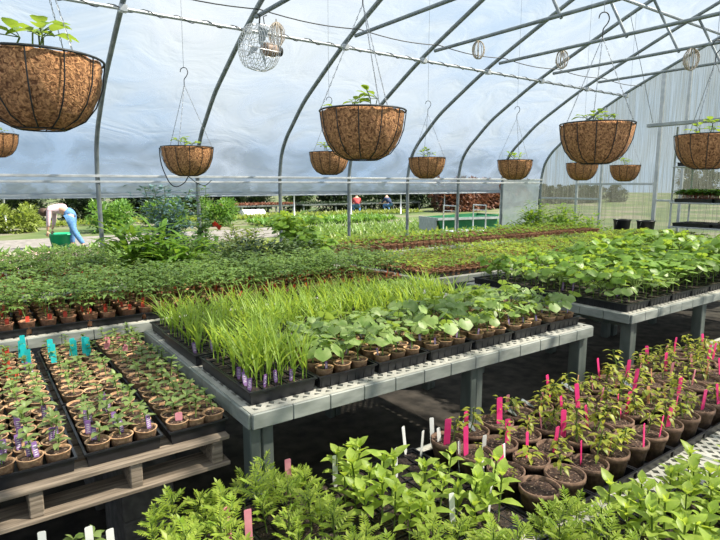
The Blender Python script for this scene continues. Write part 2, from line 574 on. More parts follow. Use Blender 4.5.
# ground
mb = MB(); mb.box(-6, -4, -0.1, END_X + 0.02, 7.3, 0)
struct(mb.obj('floor', M_floor))
mb = MB()
xs = [-60, END_X + 0.02, 90]
mb.add([(-60, 7.3, -0.02), (120, 7.3, -0.02), (120, 120, -0.02), (-60, 120, -0.02)], [(0, 1, 2, 3)])
o = struct(mb.obj('ground_outdoors', M_field))
mb = MB()
mb.add([(END_X + 0.02, -60, -0.025), (120, -60, -0.025), (120, 7.3, -0.025), (END_X + 0.02, 7.3, -0.025)], [(0, 1, 2, 3)])
struct(mb.obj('ground_lawn', M_lawn))
mb = MB()
mb.add([(-20, 15.6, -0.012), (20, 15.6, -0.012), (20, 19.2, -0.012), (-20, 19.2, -0.012)], [(0, 1, 2, 3)])
mb.add([(-20, 8.2, -0.012), (20, 8.2, -0.012), (20, 9.6, -0.012), (-20, 9.6, -0.012)], [(0, 1, 2, 3)])
struct(mb.obj('path_gravel', M_gravel))

# roof film
mb = MB()
nx = 60
X0, X1 = -4.2, END_X
offs = [random.uniform(-1, 1) for _ in range(1000)]
vs, fs = [], []
for i in range(nx + 1):
    x = X0 + (X1 - X0) * i / nx
    ph = ((x - 1.32) / 1.207) % 1.0
    sag = 0.035 * math.sin(ph * PI)
    for (y, z) in full:
        d = V((y - CY, (z - 2.0))).normalized()
        vs.append((x, y + d.x * (0.034 - sag), z + d.y * (0.034 - sag)))
nf = len(full)
for i in range(nx):
    for k in range(nf - 1):
        a = i * nf + k
        fs.append((a, a + 1, a + nf + 1, a + nf))
mb.add(vs, fs)
struct(mb.obj('ceiling', M_film, smooth=True))

# hanging skirt of film below the hip board, rolled up on its pipe
mb = MB()
vs, fs = [], []
n = 160
for i in range(n + 1):
    x = X0 + (HX[-2] - X0) * i / n
    w = 0.012 * math.sin(i * 1.7) + 0.008 * math.sin(i * 0.61)
    vs += [(x, 7.235, 1.70), (x, 7.27 + w, 1.59), (x, 7.25 + w * 0.6, 1.49)]
for i in range(n):
    a = i * 3
    fs += [(a, a + 1, a + 4, a + 3), (a + 1, a + 2, a + 5, a + 4)]
mb.add(vs, fs)
mb.tube([(X0, 7.25, 1.475), (HX[-2], 7.25, 1.475)], 0.03, 8)
struct(mb.obj('wall_side', M_roll, smooth=True))
# last bay closed down to the ground
mb = MB()
vs, fs = [], []
for i in range(25):
    x = HX[-2] + (END_X - HX[-2]) * i / 24
    w = 0.012 * math.sin(i * 1.9)
    vs += [(x, 7.235, 1.70), (x, 7.25 + w, 1.0), (x, 7.25, 0.0)]
for i in range(24):
    a = i * 3
    fs += [(a, a + 1, a + 4, a + 3), (a + 1, a + 2, a + 5, a + 4)]
mb.add(vs, fs)
struct(mb.obj('wall_side_end', M_curtain, smooth=True))
# opposite side (behind the camera)
mb = MB()
yo = 2 * CY - 7.2
mb.box(X0, yo - 0.03, 0, END_X, yo - 0.025, 1.7)
struct(mb.obj('wall_near', M_roll))
# left gable, far outside the picture, and end gable
for nm, X, mt in (('wall_end', END_X + 0.03, M_poly),):
    mb = MB()
    vs = []
    for (y, z) in full:
        vs += [(X, y, 0.0), (X, y, z)]
    k = len(full)
    mb.add([(X, 7.2, 0), (X, 7.2, 1.7)] + vs, [(2 * i, 2 * i + 2, 2 * i + 3, 2 * i + 1) for i in range(k)])
    struct(mb.obj(nm, mt))
# end wall framing
mb = MB()
for (y, wd) in ((6.35, .022), (5.85, .018), (4.84, .030), (4.42, .02), (3.2, .03), (1.8, .03), (0.4, .03)):
    mb.box(END_X - 0.05, y - wd, 0, END_X - 0.005, y + wd, roof_z(y) - 0.03)
mb.box(END_X - 0.045, 5.87, 1.32, END_X - 0.008, 7.15, 1.355)
mb.box(END_X - 0.045, 4.86, 1.60, END_X - 0.008, 6.33, 1.64)
mb.box(END_X - 0.045, 0.0, 1.32, END_X - 0.008, 4.8, 1.355)
struct(bevel(mb.obj('trim_end_frame', M_galvlight), 0.004))
# hip board along the side wall
mb = MB()
mb.box(X0, 7.155, 1.69, END_X, 7.20, 1.72)
mb.box(X0, 7.165, 1.625, END_X, 7.195, 1.65)
struct(bevel(mb.obj('trim_hip_board', M_galvlight), 0.003))

# hoops, each with its collar tie and web
vis = {0: 'beside the big left basket', 1: 'holding the caged fan'}
for k, X in enumerate(HX):
    kk = k - 4
    if kk < 0:
        lab = 'curved steel hoop out of sight towards the left end of the greenhouse'
    elif kk == 7:
        lab = 'curved steel hoop standing against the translucent end wall'
    else:
        lab = '%s curved steel hoop from the left along the greenhouse side' % ordn(kk)
    t = thing('greenhouse_hoop', lab, 'arch', (X, 7.2, 0), group='steel hoops of the greenhouse')
    path = [(0, 0, 0), (0, 0, 0.8)] + [(0, y - 7.2, z) for (y, z) in half]
    mb = MB(); mb.tube(path, 0.026, 8)
    mb.obj('hoop_pipe', M_galv, t, True)
    mb = MB(); mb.tube([(0, yo - 7.2, 0)] + [(0, y - 7.2, z) for (y, z) in reversed([(2 * CY - a, b) for a, b in half])], 0.026, 8)
    mb.obj('hoop_pipe', M_galv, t, True)
    if kk != 7:
        mb = MB(); mb.tube([(0, 5.30 - 7.2, 3.25), (0, -0.12 - 7.2, 3.25)], 0.021, 8)
        mb.obj('tie_bar', M_galv, t, True)
        for sgn in (0, 1):
            a = (3.5, 3.25); b = (3.86, 3.92)
            if sgn:
                a = (2 * CY - a[0], a[1]); b = (2 * CY - b[0], b[1])
            mb = MB(); mb.tube([(0, a[0] - 7.2, a[1] - 0.03), (0, b[0] - 7.2, b[1])], 0.017, 8)
            mb.obj('web_bar', M_galv, t, True)
    # clamps where purlins cross
    for (y, z) in ((5.5, roof_z(5.5) - 0.05),):
        mb = MB(); mb.box(-0.035, y - 7.2 - 0.03, z - 0.035, 0.035, y - 7.2 + 0.03, z + 0.03)
        bevel(mb.obj('clamp', M_galvlight, t), 0.006)

# purlins along the house
zp = roof_z(5.5) - 0.055
mb = MB(); mb.tube([(X0, 5.5, zp), (END_X - 0.06, 5.5, zp)], 0.017, 8)
tag(mb.obj('purlin_pipe', M_galvlight, smooth=True), 'long pale pipe crossing the side of the hoops with black wire twisted round it', 'pipe')
mb = MB()
pts = []
x = X0
while x < END_X - 0.1:
    pts.append((x, 5.5 + 0.024 * math.cos(x * 22), zp + 0.024 * math.sin(x * 22)))
    x += 0.05
mb.tube(pts, 0.004, 4)
tag(mb.obj('twisted_cable', M_wire), 'black cable spiralled around the long pale pipe', 'cable')
for (yy, lab) in ((3.95, 'ridge-side pipe running high along the roof film'), (2.6, 'ridge pipe at the top of the roof')):
    mb = MB(); mb.tube([(X0, yy, roof_z(yy) - 0.05), (END_X - 0.06, yy, roof_z(yy) - 0.05)], 0.02, 8)
    tag(mb.obj('purlin_pipe', M_galvlight if yy > 3 else M_galv, smooth=True), lab, 'pipe')
# sagging black cable along the ties
mb = MB()
pts = []
for a, b in zip(HX, HX[1:]):
    for q in range(8):
        t = q / 8
        pts.append((a + (b - a) * t, 5.22, 3.30 - 0.055 * math.sin(PI * t) * (0.6 if int(a * 10) % 2 else 1.1)))
pts.append((HX[-1], 5.22, 3.30))
mb.tube(pts, 0.006, 5)
tag(mb.obj('sagging_cable', M_wire), 'thin black cable sagging from hoop to hoop above the pale pipe', 'cable')


def cord_coil(loc, s, lab):
    mb = MB()
    for q in range(9):
        a = random.uniform(-0.5, 0.5); ph = random.uniform(0, PI)
        pts = []
        for k in range(18):
            t = 2 * PI * k / 18
            rx = s * random.uniform(0.30, 0.36)
            pts.append(V((math.cos(t) * rx * math.cos(ph) + a * 0.02, math.cos(t) * rx * math.sin(ph), math.sin(t) * s * 0.5 - s * 0.5)))
        mb.tube(pts, 0.005, 4, closed=True)
    mb.tube([(0, 0, 0.03), (0, 0, -s * 0.4)], 0.006, 5)
    tag(mb.obj('cord_coil', M_twine, loc=loc), lab, 'cord')


cord_coil((2.72, 5.25, 3.22), 0.24, 'coil of pale cord hung right beside the caged fan')
cord_coil((HX[-5] + .05, 4.62, 3.24), 0.2, 'coil of pale cord tied to the tie bar at middle top')
cord_coil((6.2, 4.35, 3.25), 0.22, 'small knot of pale cord on the cross pipes above small back baskets')
cord_coil((HX[-3], 3.35, 3.24), 0.26, 'bundle of pale cord hanging near the top right web bars')

# circulation fan in a wire cage
t = thing('circulation_fan', 'caged circulation fan with brown motor hung from the second hoop', 'fan', (2.50, 5.18, 2.93), R(8))
mb = MB()
RR = 0.215
prof = [(-0.16, 0.05), (-0.155, 0.14), (-0.12, 0.20), (-0.04, RR), (0.06, RR), (0.12, 0.185), (0.16, 0.10)]
for k in range(22):
    a = 2 * PI * k / 22
    mb.tube([(x, r * math.cos(a), r * math.sin(a)) for x, r in prof], 0.003, 4)
for (x, r) in prof + [(-0.1, .205), (-.07, .21), (.03, .216), (-0.16, 0.10), (0.01, RR + 0.002), (-0.14, 0.17), (0.09, 0.2)]:
    mb.tube([(x, r * math.cos(2 * PI * q / 24), r * math.sin(2 * PI * q / 24)) for q in range(24)], 0.0028, 4, closed=True)
mb.obj('wire_cage', M_clearcage, t)
mb = MB()
mb.lathe([(0.0, -0.02), (0.062, -0.02), (0.066, 0.0), (0.066, 0.11), (0.05, 0.13), (0.0, 0.13)], 16)
o = mb.obj('motor', M_motor, t, True); o.rotation_euler = (0, R(90), 0); o.location = (0.06, 0, 0)
mb = MB()
mb.lathe([(0.0, 0.13), (0.045, 0.13), (0.045, 0.19), (0.03, 0.2), (0, 0.2)], 14)
o = mb.obj('motor_cap', M_rubber, t, True); o.rotation_euler = (0, R(90), 0); o.location = (0.06, 0, 0)
o['label'] = 'black motor end cap'
for b in range(3):
    mb = MB()
    a = 2 * PI * b / 3
    d = V((0, math.cos(a), math.sin(a))); e = V((0.5, -math.sin(a) * .9, math.cos(a) * .9)).normalized()
    mb.add([d * 0.03 - e * 0.02, d * 0.18 - e * 0.07, d * 0.19 + e * 0.05, d * 0.03 + e * 0.02], [(0, 1, 2, 3)])
    o = mb.obj('blade', M_cartgrey, t); md = o.modifiers.new('s', 'SOLIDIFY'); md.thickness = 0.003
mb = MB(); mb.tube([(0.0, 0, RR), (0.01, 0, 0.30), (-0.02, 0, 0.31)], 0.008, 6); mb.tube([(0.06, 0, RR), (0.05, 0, 0.30), (0.09, 0, 0.32)], 0.005, 5)
mb.obj('hanger', M_wire, t)

# ------------------------------------------------------------------ plastic grid benches


def bench(x0, y0, x1, y1, zt, lab, legs=(0.0, 0.42, 1.0), topmat=None, solid=False, pitch=0.052):
    t = thing('growing_bench', lab, 'bench', ((x0 + x1) / 2, (y0 + y1) / 2, 0))
    cx, cy = (x0 + x1) / 2, (y0 + y1) / 2
    ax, ay = (x1 - x0) / 2, (y1 - y0) / 2
    mb = MB()
    th = 0.014
    rim = 0.022
    # solid rim of the top
    mb.box(-ax, -ay, zt - th, ax, -ay + rim, zt)
    mb.box(-ax, ay - rim, zt - th, ax, ay, zt)
    mb.box(-ax, -ay + rim, zt - th, -ax + rim, ay - rim, zt)
    mb.box(ax - rim, -ay + rim, zt - th, ax, ay - rim, zt)
    # diamond lattice: two families of diagonal bars
    bx, by = ax - rim, ay - rim
    for sg in (1, -1):
        slope = 1.25 * sg
        c = -by - bx * 1.25 - 0.02
        lim = by + bx * 1.25
        while c < lim:
            # line y = slope*x + c clipped to box
            ps = []
            for X in (-bx, bx):
                y = slope * X + c
                if -by <= y <= by:
                    ps.append((X, y))
            for Y in (-by, by):
                x = (Y - c) / slope
                if -bx < x < bx:
                    ps.append((x, Y))
            if len(ps) >= 2:
                a, b = V((*ps[0], 0)), V((*ps[1], 0))
                if (a - b).length > 0.02:
                    d = (b - a).normalized(); s_ = V((-d.y, d.x, 0)) * 0.0085
                    z0, z1 = zt - th + (0.001 if sg > 0 else 0), zt - (0.0005 if sg > 0 else 0.001)
                    P = [a - s_, b - s_, b + s_, a + s_]
                    mb.add([(q.x, q.y, z0) for q in P] + [(q.x, q.y, z1) for q in P],
                           [(3, 2, 1, 0), (4, 5, 6, 7), (0, 1, 5, 4), (1, 2, 6, 5), (2, 3, 7, 6), (3, 0, 4, 7)])
            c += pitch * 1.25
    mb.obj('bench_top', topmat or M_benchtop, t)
    # skirt: moulded panels with thin seams between
    mb = MB()
    h = 0.060

    def run(axis, fixed, a, b, sgn):
        n = max(2, round((b - a) / 0.165))
        w = (b - a) / n
        for i in range(n):
            p, q = a + i * w + 0.0012, a + (i + 1) * w - 0.0012
            if axis == 'x':
                mb.box(p, min(fixed, fixed + sgn * 0.012), zt - h, q, max(fixed, fixed + sgn * 0.012), zt - 0.001)
            else:
                mb.box(min(fixed, fixed + sgn * 0.012), p, zt - h, max(fixed, fixed + sgn * 0.012), q, zt - 0.001)
        if axis == 'x':
            mb.box(a, min(fixed - sgn * 0.002, fixed - sgn * 0.018), zt - h + 0.004, b, max(fixed - sgn * 0.002, fixed - sgn * 0.018), zt - th)
        else:
            mb.box(min(fixed - sgn * 0.002, fixed - sgn * 0.018), a, zt - h + 0.004, max(fixed - sgn * 0.002, fixed - sgn * 0.018), b, zt - th)
    run('x', -ay, -ax, ax, -1)
    run('x', ay, -ax, ax, 1)
    run('y', -ax, -ay, ay, -1)
    run('y', ax, -ay, ay, 1)
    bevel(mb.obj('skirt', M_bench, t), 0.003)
    lx = [(-ax + 0.055) + f * (2 * ax - 0.11) for f in legs]
    for X in lx:
        for Y in (-ay + 0.06, ay - 0.06):
            mb = MB()
            mb.box(X - 0.05, Y - 0.035, 0, X - 0.008, Y + 0.035, zt - h + 0.01)
            mb.box(X + 0.004, Y - 0.022, 0, X + 0.05, Y + 0.035, zt - h + 0.01)
            mb.box(X - 0.02, Y - 0.012, 0, X + 0.02, Y + 0.012, zt - h + 0.01)
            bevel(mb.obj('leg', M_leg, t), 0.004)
        mb = MB()
        mb.box(X - 0.02, -ay + 0.09, zt - h - 0.05, X + 0.02, ay - 0.09, zt - h + 0.01)
        mb.obj('brace', M_leg, t)
    return t


bench(0.77, 1.745, 2.91, 3.15, 0.79, 'grey plastic grid bench in the middle carrying corn and squash seedlings', (0, 0.57, 1.015))
bench(3.36, 1.76, 5.50, 3.16, 0.79, 'grey grid bench at right crowded with leafy bean seedlings', (0.03, 0.53, 1.0))
bench(5.52, 1.76, 7.66, 3.16, 0.79, 'grey grid bench joined on behind the right bean bench')
bench(-1.43, 3.36, 0.70, 4.24, 0.79, 'grey bench at left behind the pallet, carrying red-potted tomato seedlings')
bench(0.72, 3.36, 2.98, 4.24, 0.79, 'grey bench behind the corn seedlings carrying tomato seedlings')
bench(3.18, 3.46, 6.05, 4.75, 0.79, 'grey bench with rows of tiny seedlings behind the middle bench')
bench(6.07, 3.46, 8.95, 4.75, 0.79, 'grey bench of tiny seedlings nearest the end wall')
bench(-1.5, 4.68, 1.02, 5.80, 0.79, 'grey bench of red pots at far left behind the tomato benches')
bench(3.28, 5.25, 6.0, 6.25, 0.79, 'grey bench with long rows of red-brown pots near the open side')
bench(6.02, 5.25, 9.1, 6.25, 0.79, 'grey bench with red-brown pots beside the white film curtain')
bench(0.32, 0.36, 2.44, 1.68, 0.465, 'low pale grid bench in front holding marigolds and large peat pots')
bench(2.46, 0.36, 4.56, 1.68, 0.465, 'low pale grid bench at right under the last large peat pots')

# ------------------------------------------------------------------ pallet
t = thing('wooden_pallet', 'weathered wooden pallet at left carrying three rows of seedling trays', 'pallet', (0.12, 2.54, 0.569))
t.scale = (1, 1, .89)
PX0, PX1, PY0, PY1 = -0.66, 0.605, -0.70, 0.72
for x in (-0.64, -0.33, -0.02, 0.275, 0.56):
    mb = MB(); mb.box(x - 0.02, PY0 + 0.01, 0.018, x + 0.02, PY1 - 0.01, 0.115)
    bevel(mb.obj('stringer', M_wood, t), 0.003)
y = PY0
while y < PY1 - 0.05:
    mb = MB(); mb.box(PX0, y, 0.115, PX1, y + 0.105, 0.133)
    o = bevel(mb.obj('deck_board', M_wood, t), 0.003)
    y += 0.128
for y in (PY0, -0.06, PY1 - 0.14):
    mb = MB(); mb.box(PX0, y, 0.0, PX1, y + 0.135, 0.018)
    bevel(mb.obj('bottom_board', M_wood, t), 0.003)
for k, (x, y) in enumerate(((-0.35, 2.30), (0.50, 2.35), (-0.35, 3.0), (0.50, 3.0))):
    for lv in range(2):
        mb = MB(); mb.box(-0.1, -0.2, 0, 0.1, 0.2, 0.282)
        tag(bevel(mb.obj('concrete_block', M_block, loc=(x, y, lv * 0.2845)), 0.006),
            'grey concrete block in the dark under the pallet, propping it up', 'block', 'blocks under the pallet')


# ------------------------------------------------------------------ trays
TRAYS = {}


def tray_mesh(w, l, h, ribs=False):
    key = (round(w, 3), round(l, 3), h, ribs)
    if key in TRAYS:
        return TRAYS[key]
    mb = MB()
    a, b = w / 2, l / 2
    ta = 0.012
    lip = 0.008
    o_b = [(-a + ta, -b + ta), (a - ta, -b + ta), (a - ta, b - ta), (-a + ta, b - ta)]
    rings = [([(x, y, 0) for x, y in o_b])]
    rings.append([(-a + lip, -b + lip, h - 0.006), (a - lip, -b + lip, h - 0.006), (a - lip, b - lip, h - 0.006), (-a + lip, b - lip, h - 0.006)])
    rings.append([(-a, -b, h - 0.006), (a, -b, h - 0.006), (a, b, h - 0.006), (-a, b, h - 0.006)])
    rings.append([(-a, -b, h), (a, -b, h), (a, b, h), (-a, b, h)])
    rings.append([(-a + lip, -b + lip, h), (a - lip, -b + lip, h), (a - lip, b - lip, h), (-a + lip, b - lip, h)])
    rings.append([(-a + ta + .003, -b + ta + .003, 0.004), (a - ta - .003, -b + ta + .003, 0.004), (a - ta - .003, b - ta - .003, 0.004), (-a + ta + .003, b - ta - .003, 0.004)])
    vs = [q for r in rings for q in r]
    fs = [(3, 2, 1, 0)]
    for i in range(len(rings) - 1):
        for k in range(4):
            l2 = (k + 1) % 4
            fs.append((i * 4 + k, i * 4 + l2, (i + 1) * 4 + l2, (i + 1) * 4 + k))
    e = (len(rings) - 1) * 4
    fs.append((e, e + 1, e + 2, e + 3))
    mb.add(vs, fs)
    # ribs down the outside walls
    n = 7 if ribs else 0
    for i in range(n):
        x = -a + (2 * a) * (i + 0.5) / n
        for sg in (-1, 1):
            y = sg * (b - ta)
            mb.box(x - 0.004, min(y, y + sg * 0.004), 0.004, x + 0.004, max(y, y + sg * 0.004), h - 0.01)
    n = 12 if ribs else 0
    for i in range(n):
        y = -b + (2 * b) * (i + 0.5) / n
        for sg in (-1, 1):
            x = sg * (a - ta)
            mb.box(min(x, x + sg * 0.004), y - 0.004, 0.004, max(x, x + sg * 0.004), y + 0.004, h - 0.01)
    TRAYS[key] = mb.mesh('nursery_tray', M_black)
    return TRAYS[key]


SOILS = {}


def cell_soil(w, l, nx, ny, z):
    """cell pack insert: black dividers and a soil square per cell, one mesh"""
    key = (round(w, 3), round(l, 3), nx, ny)
    if key in SOILS:
        return SOILS[key]
    mb = MB()
    a, b = w / 2 - 0.016, l / 2 - 0.016
    sx, sy = 2 * a / nx, 2 * b / ny
    g = 0.004
    for i in range(nx):
        for j in range(ny):
            x0, y0 = -a + i * sx + g, -b + j * sy + g
            x1, y1 = x0 + sx - 2 * g, y0 + sy - 2 * g
            N = 3
            vs = []
            for q in range(N + 1):
                for r in range(N + 1):
                    vs.append((x0 + (x1 - x0) * q / N, y0 + (y1 - y0) * r / N, z - 0.004 + random.uniform(-0.004, 0.004)))
            fs = [(q * (N + 1) + r, (q + 1) * (N + 1) + r, (q + 1) * (N + 1) + r + 1, q * (N + 1) + r + 1) for q in range(N) for r in range(N)]
            mb.add(vs, fs, 0)
    for i in range(nx + 1):
        x = -a + i * sx
        mb.box(x - g / 2, -b, z - 0.03, x + g / 2, b, z, 1)
    for j in range(ny + 1):
        y = -b + j * sy
        mb.box(-a, y - g / 2, z - 0.03, a, y + g / 2, z, 1)
    SOILS[key] = mb.mesh('cell_soil', [M_soildark, M_black])
    return SOILS[key]


def tray(x0, y0, x1, y1, z, lab, h=0.055, cells=None, group=None):
    w, l = x1 - x0, y1 - y0
    t = tag(bpy.data.objects.new('nursery_tray', tray_mesh(w, l, h, 'squash' in lab or 'bean' in lab)), lab, 'tray', group)
    col.objects.link(t)
    t.location = ((x0 + x1) / 2, (y0 + y1) / 2, z)
    if cells:
        part('cell_insert', cell_soil(w, l, cells[0], cells[1], h - 0.004), t)
    return t


# ------------------------------------------------------------------ pots and plants (prototype meshes)
def pot_mesh(name, rt, rb, h, mat, n=18, wall=0.004, rimh=0.0, wob=0.0):
    mb = MB()
    pr = [(0.001, 0), (rb, 0), (rt - 0.001, h * 0.97), (rt + 0.0015, h), (rt - wall, h), (rt - wall - 0.002, h * 0.75)]
    if rimh:
        pr = [(0.001, 0), (rb, 0), (rt - 0.004, h - rimh), (rt, h - rimh), (rt + 0.001, h), (rt - wall, h), (rt - wall - 0.002, h * 0.75)]
    mb.lathe(pr, n)
    if wob:
        nv = []
        for (x, y, z) in mb.v:
            a = math.atan2(y, x)
            k = 1 + wob * math.sin(3 * a + 1) * z / h
            nv.append((x * k, y * k, z + wob * 0.3 * math.sin(2 * a) * (z / h) * rt))
        mb.v = nv
    return mb.mesh(name, mat, True)


def soil_mesh(r, z, mat, n=14, dome=0.004):
    mb = MB(); mb.disc(r, z, n, 0, dome=dome, jit=0.0025)
    return mb.mesh('soil', mat)


def stake_mesh(mat, w=0.012, h=0.07, stripe=None, lean=0.1):
    mb = MB()
    th = 0.0012
    x = w / 2
    pts = [(-x * 0.35, 0), (-x, 0.016), (-x, h - 0.002), (-x * 0.7, h), (x * 0.7, h), (x, h - 0.002), (x, 0.016), (x * 0.35, 0)]
    n = len(pts)
    vs = [(px, -th / 2 + lean * pz, pz) for px, pz in pts] + [(px, th / 2 + lean * pz, pz) for px, pz in pts]
    fs = [tuple(range(n)), tuple(reversed(range(n, 2 * n)))] + [(i, i + n, (i + 1) % n + n, (i + 1) % n) for i in range(n)]
    mb.add(vs, fs, 0)
    mats = [mat]
    if stripe:
        mats.append(stripe)
        for sg in (-1, 1):
            for q in range(5):
                z0 = h * 0.35 + q * h * 0.11
                y = sg * (th / 2 + 0.0003)
                ww = x * random.uniform(0.4, 0.7)
                mb.add([(-ww, y + lean * z0, z0), (ww, y + lean * z0, z0), (ww, y + lean * (z0 + h * .04), z0 + h * .04), (-ww, y + lean * (z0 + h * .04), z0 + h * .04)], [(0, 1, 2, 3)], 1)
    return mb.mesh('plant_label', mats)


def rnd(a, b):
    return random.uniform(a, b)


def polar(a, el, r=1.0):
    return V((math.cos(a) * math.cos(el), math.sin(a) * math.cos(el), math.sin(el))) * r


def pl_herb(mat, h=0.045, pairs=3, L=0.026):
    mb = MB()
    lean = V((rnd(-.2, .2), rnd(-.2, .2), 1)) * h
    mb.tube([(0, 0, 0), tuple(lean * .5), tuple(lean)], 0.0013, 4, 1)
    a = rnd(0, PI)
    for i in range(pairs):
        z = 0.35 + 0.65 * (i + 1) / pairs
        for s_ in (0, PI):
            mb.leaf(lean * z, polar(a + s_ + rnd(-.2, .2), rnd(.1, .6)), L * rnd(.7, 1.15) * (1.1 - .2 * i), L * 0.62, 0, curve=.35)
        a += PI / 2
    for q in range(2):
        mb.leaf(lean, polar(rnd(0, 6.28), rnd(.7, 1.2)), L * .6, L * .3, 0)
    return mb.mesh('seedling', [mat, M_stem], True)


def pl_tomato(h=0.13, n=6, mat=None, stem=None, L=0.07):
    mb = MB()
    lean = V((rnd(-.25, .25), rnd(-.25, .25), 1)) * h
    mb.tube([(0, 0, 0), tuple(lean * .5 + V((rnd(-.01, .01), rnd(-.01, .01), 0))), tuple(lean)], 0.002, 4, 1)
    for i in range(n):
        z = 0.45 + 0.55 * i / (n - 1)
        a = i * 2.4 + rnd(-.3, .3)
        d = polar(a, rnd(.1, .7))
        o = lean * z
        tip = o + d * (L * rnd(.7, 1.1)) + V((0, 0, -0.01))
        mb.tube([o, tip], 0.0011, 3, 1)
        side = d.cross(V((0, 0, 1))).normalized()
        for q, t in enumerate((0.45, 0.75)):
            c = o.lerp(tip, t)
            for sg in (-1, 1):
                mb.leaf(c, d * .5 + side * sg, L * .42, L * .24, 0, prof=[(0, .1), (.4, 1), (1, .05)], curve=.4)
        mb.leaf(tip, d, L * .5, L * .28, 0, prof=[(0, .1), (.4, 1), (1, .05)], curve=.5)
    return mb.mesh('seedling', [mat or M_tomato, stem or M_stem], True)


def pl_squash(mat=None, n=4, h=0.10, Rl=0.036, lob=5):
    mb = MB()
    mb.tube([(0, 0, 0), (rnd(-.005, .005), rnd(-.005, .005), h * .45)], 0.0032, 5, 1)
    for i in range(n):
        a = i * 2.4 + rnd(-.5, .5)
        el = rnd(.6, 1.25)
        o = V((0, 0, h * .4))
        L = h * rnd(.5, .85)
        d = polar(a, el)
        mid = o + d * L * .6
        tip = o + polar(a, el * .85) * L
        mb.tube([o, mid, tip], 0.0017, 4, 1)
        mb.lobed(tip, (math.cos(a), math.sin(a)), Rl * rnd(.7, 1.2), 0, tilt=rnd(.0, 1.1), lobes=lob)
    return mb.mesh('seedling', [mat or M_squash, M_stem], True)


def pl_corn():
    mb = MB()
    for q in range(random.choice((1, 2, 2, 3))):
        bx, by = rnd(-.014, .014), rnd(-.014, .014)
        h = rnd(.05, .085)
        mb.tube([(bx, by, 0), (bx + rnd(-.004, .004), by, h)], 0.0022, 4, 0)
        a = rnd(0, 6.28)
        for i in range(random.choice((3, 4, 4))):
            d = polar(a + i * PI + rnd(-.5, .5), rnd(1.15, 1.5))
            mb.leaf((bx, by, h * (.5 + .15 * i)), d, rnd(.11, .22), rnd(.006, .011), 0, prof=[(0, .5), (.2, .9), (.45, 1), (.7, .75), (.88, .4), (1, .03)],
                    fold=.45, curve=rnd(.1, .7))
    return mb.mesh('corn_seedling', [M_corn], True)


def pl_marigold(h=0.14):
    mb = MB()
    lean = V((rnd(-.15, .15), rnd(-.15, .15), 1)) * h
    mb.tube([(0, 0, 0), tuple(lean * .5), tuple(lean)], 0.0024, 5, 1)
    a = rnd(0, PI)
    nl = 5
    for i in range(nl):
        z = 0.28 + 0.72 * (i + 1) / nl
        for s_ in (0, PI):
            el = rnd(.5, 1.0) + 0.09 * i
            d = polar(a + s_ + rnd(-.3, .3), el)
            L = rnd(.05, .075) * (1.1 - .1 * i)
            o = lean * z
            side = d.cross(V((0, 0, 1))).normalized()
            curv = V((0, 0, -.25 * L))
            P = lambda t: o + d * (L * t) + curv * t * t
            mb.tube([P(0), P(.5), P(1)], 0.001, 3, 1)
            for t in (.28, .45, .62, .79, .92):
                for sg in (-1, 1):
                    mb.leaf(P(t), d * .75 + side * sg * .9 + V((0, 0, rnd(-.1, .2))), L * .38 * (1.15 - .35 * t), L * .12, 0, prof=[(0, .3), (.45, 1), (1, .05)], curve=.2)
            mb.leaf(P(1), d, L * .32, L * .15, 0, prof=[(0, .3), (.45, 1), (1, .05)])
        a += PI / 2 + rnd(-.2, .2)
    return mb.mesh('marigold_seedling', [M_marigold, M_stem], True)


def pl_zinnia(h=0.13, mat=None, L0=0.068):
    mb = MB()
    lean = V((rnd(-.12, .12), rnd(-.12, .12), 1)) * h
    mb.tube([(0, 0, 0), tuple(lean * .5), tuple(lean)], 0.0028, 5, 1)
    a = rnd(0, PI)
    nl = 4
    for i in range(nl):
        z = 0.25 + 0.75 * (i + 1) / nl
        for s_ in (0, PI):
            d = polar(a + s_ + rnd(-.2, .2), rnd(.25, .6) + .17 * i)
            mb.leaf(lean * z, d, L0 * rnd(.85, 1.2) * (1 - .08 * i), L0 * .50, 0, fold=.35, curve=rnd(.15, .5))
        a += PI / 2
    for s_ in (0, PI):
        mb.leaf(lean, polar(a + s_, 1.3), L0 * .5, L0 * .2, 0, fold=.5, curve=.1)
    return mb.mesh('zinnia_seedling', [mat or M_zinnia, M_stem], True)


def pl_pepper(h=0.085):
    mb = MB()
    lean = V((rnd(-.3, .3), rnd(-.3, .3), 1)) * h
    mb.tube([(0, 0, 0), tuple(lean * .5 + V((rnd(-.008, .008), 0, 0))), tuple(lean)], 0.0022, 5, 1)
    for i in range(14):
        z = 0.3 + 0.7 * i / 13
        d = polar(i * 2.4 + rnd(-.4, .4), rnd(-.3, .7))
        o = lean * z
        q = o + d * .012
        mb.tube([o, q], 0.0009, 3, 1)
        mb.leaf(q, d, rnd(.02, .036), rnd(.012, .02), 0, curve=rnd(.2, .9))
    return mb.mesh('pepper_seedling', [M_pepper, M_stem], True)


def pl_tiny(mat, h=0.05, n=5, L=0.03):
    mb = MB()
    mb.tube([(0, 0, 0), (rnd(-.01, .01), rnd(-.01, .01), h)], 0.0015, 3, 1)
    for i in range(n):
        d = polar(i * 2.4 + rnd(-.4, .4), rnd(.1, .8))
        mb.leaf((0, 0, h * rnd(.6, 1)), d, L * rnd(.7, 1.2), L * .55, 0, prof=[(0, .1), (.45, 1), (1, .05)], curve=.3)
    return mb.mesh('seedling', [mat, M_redstem], True)


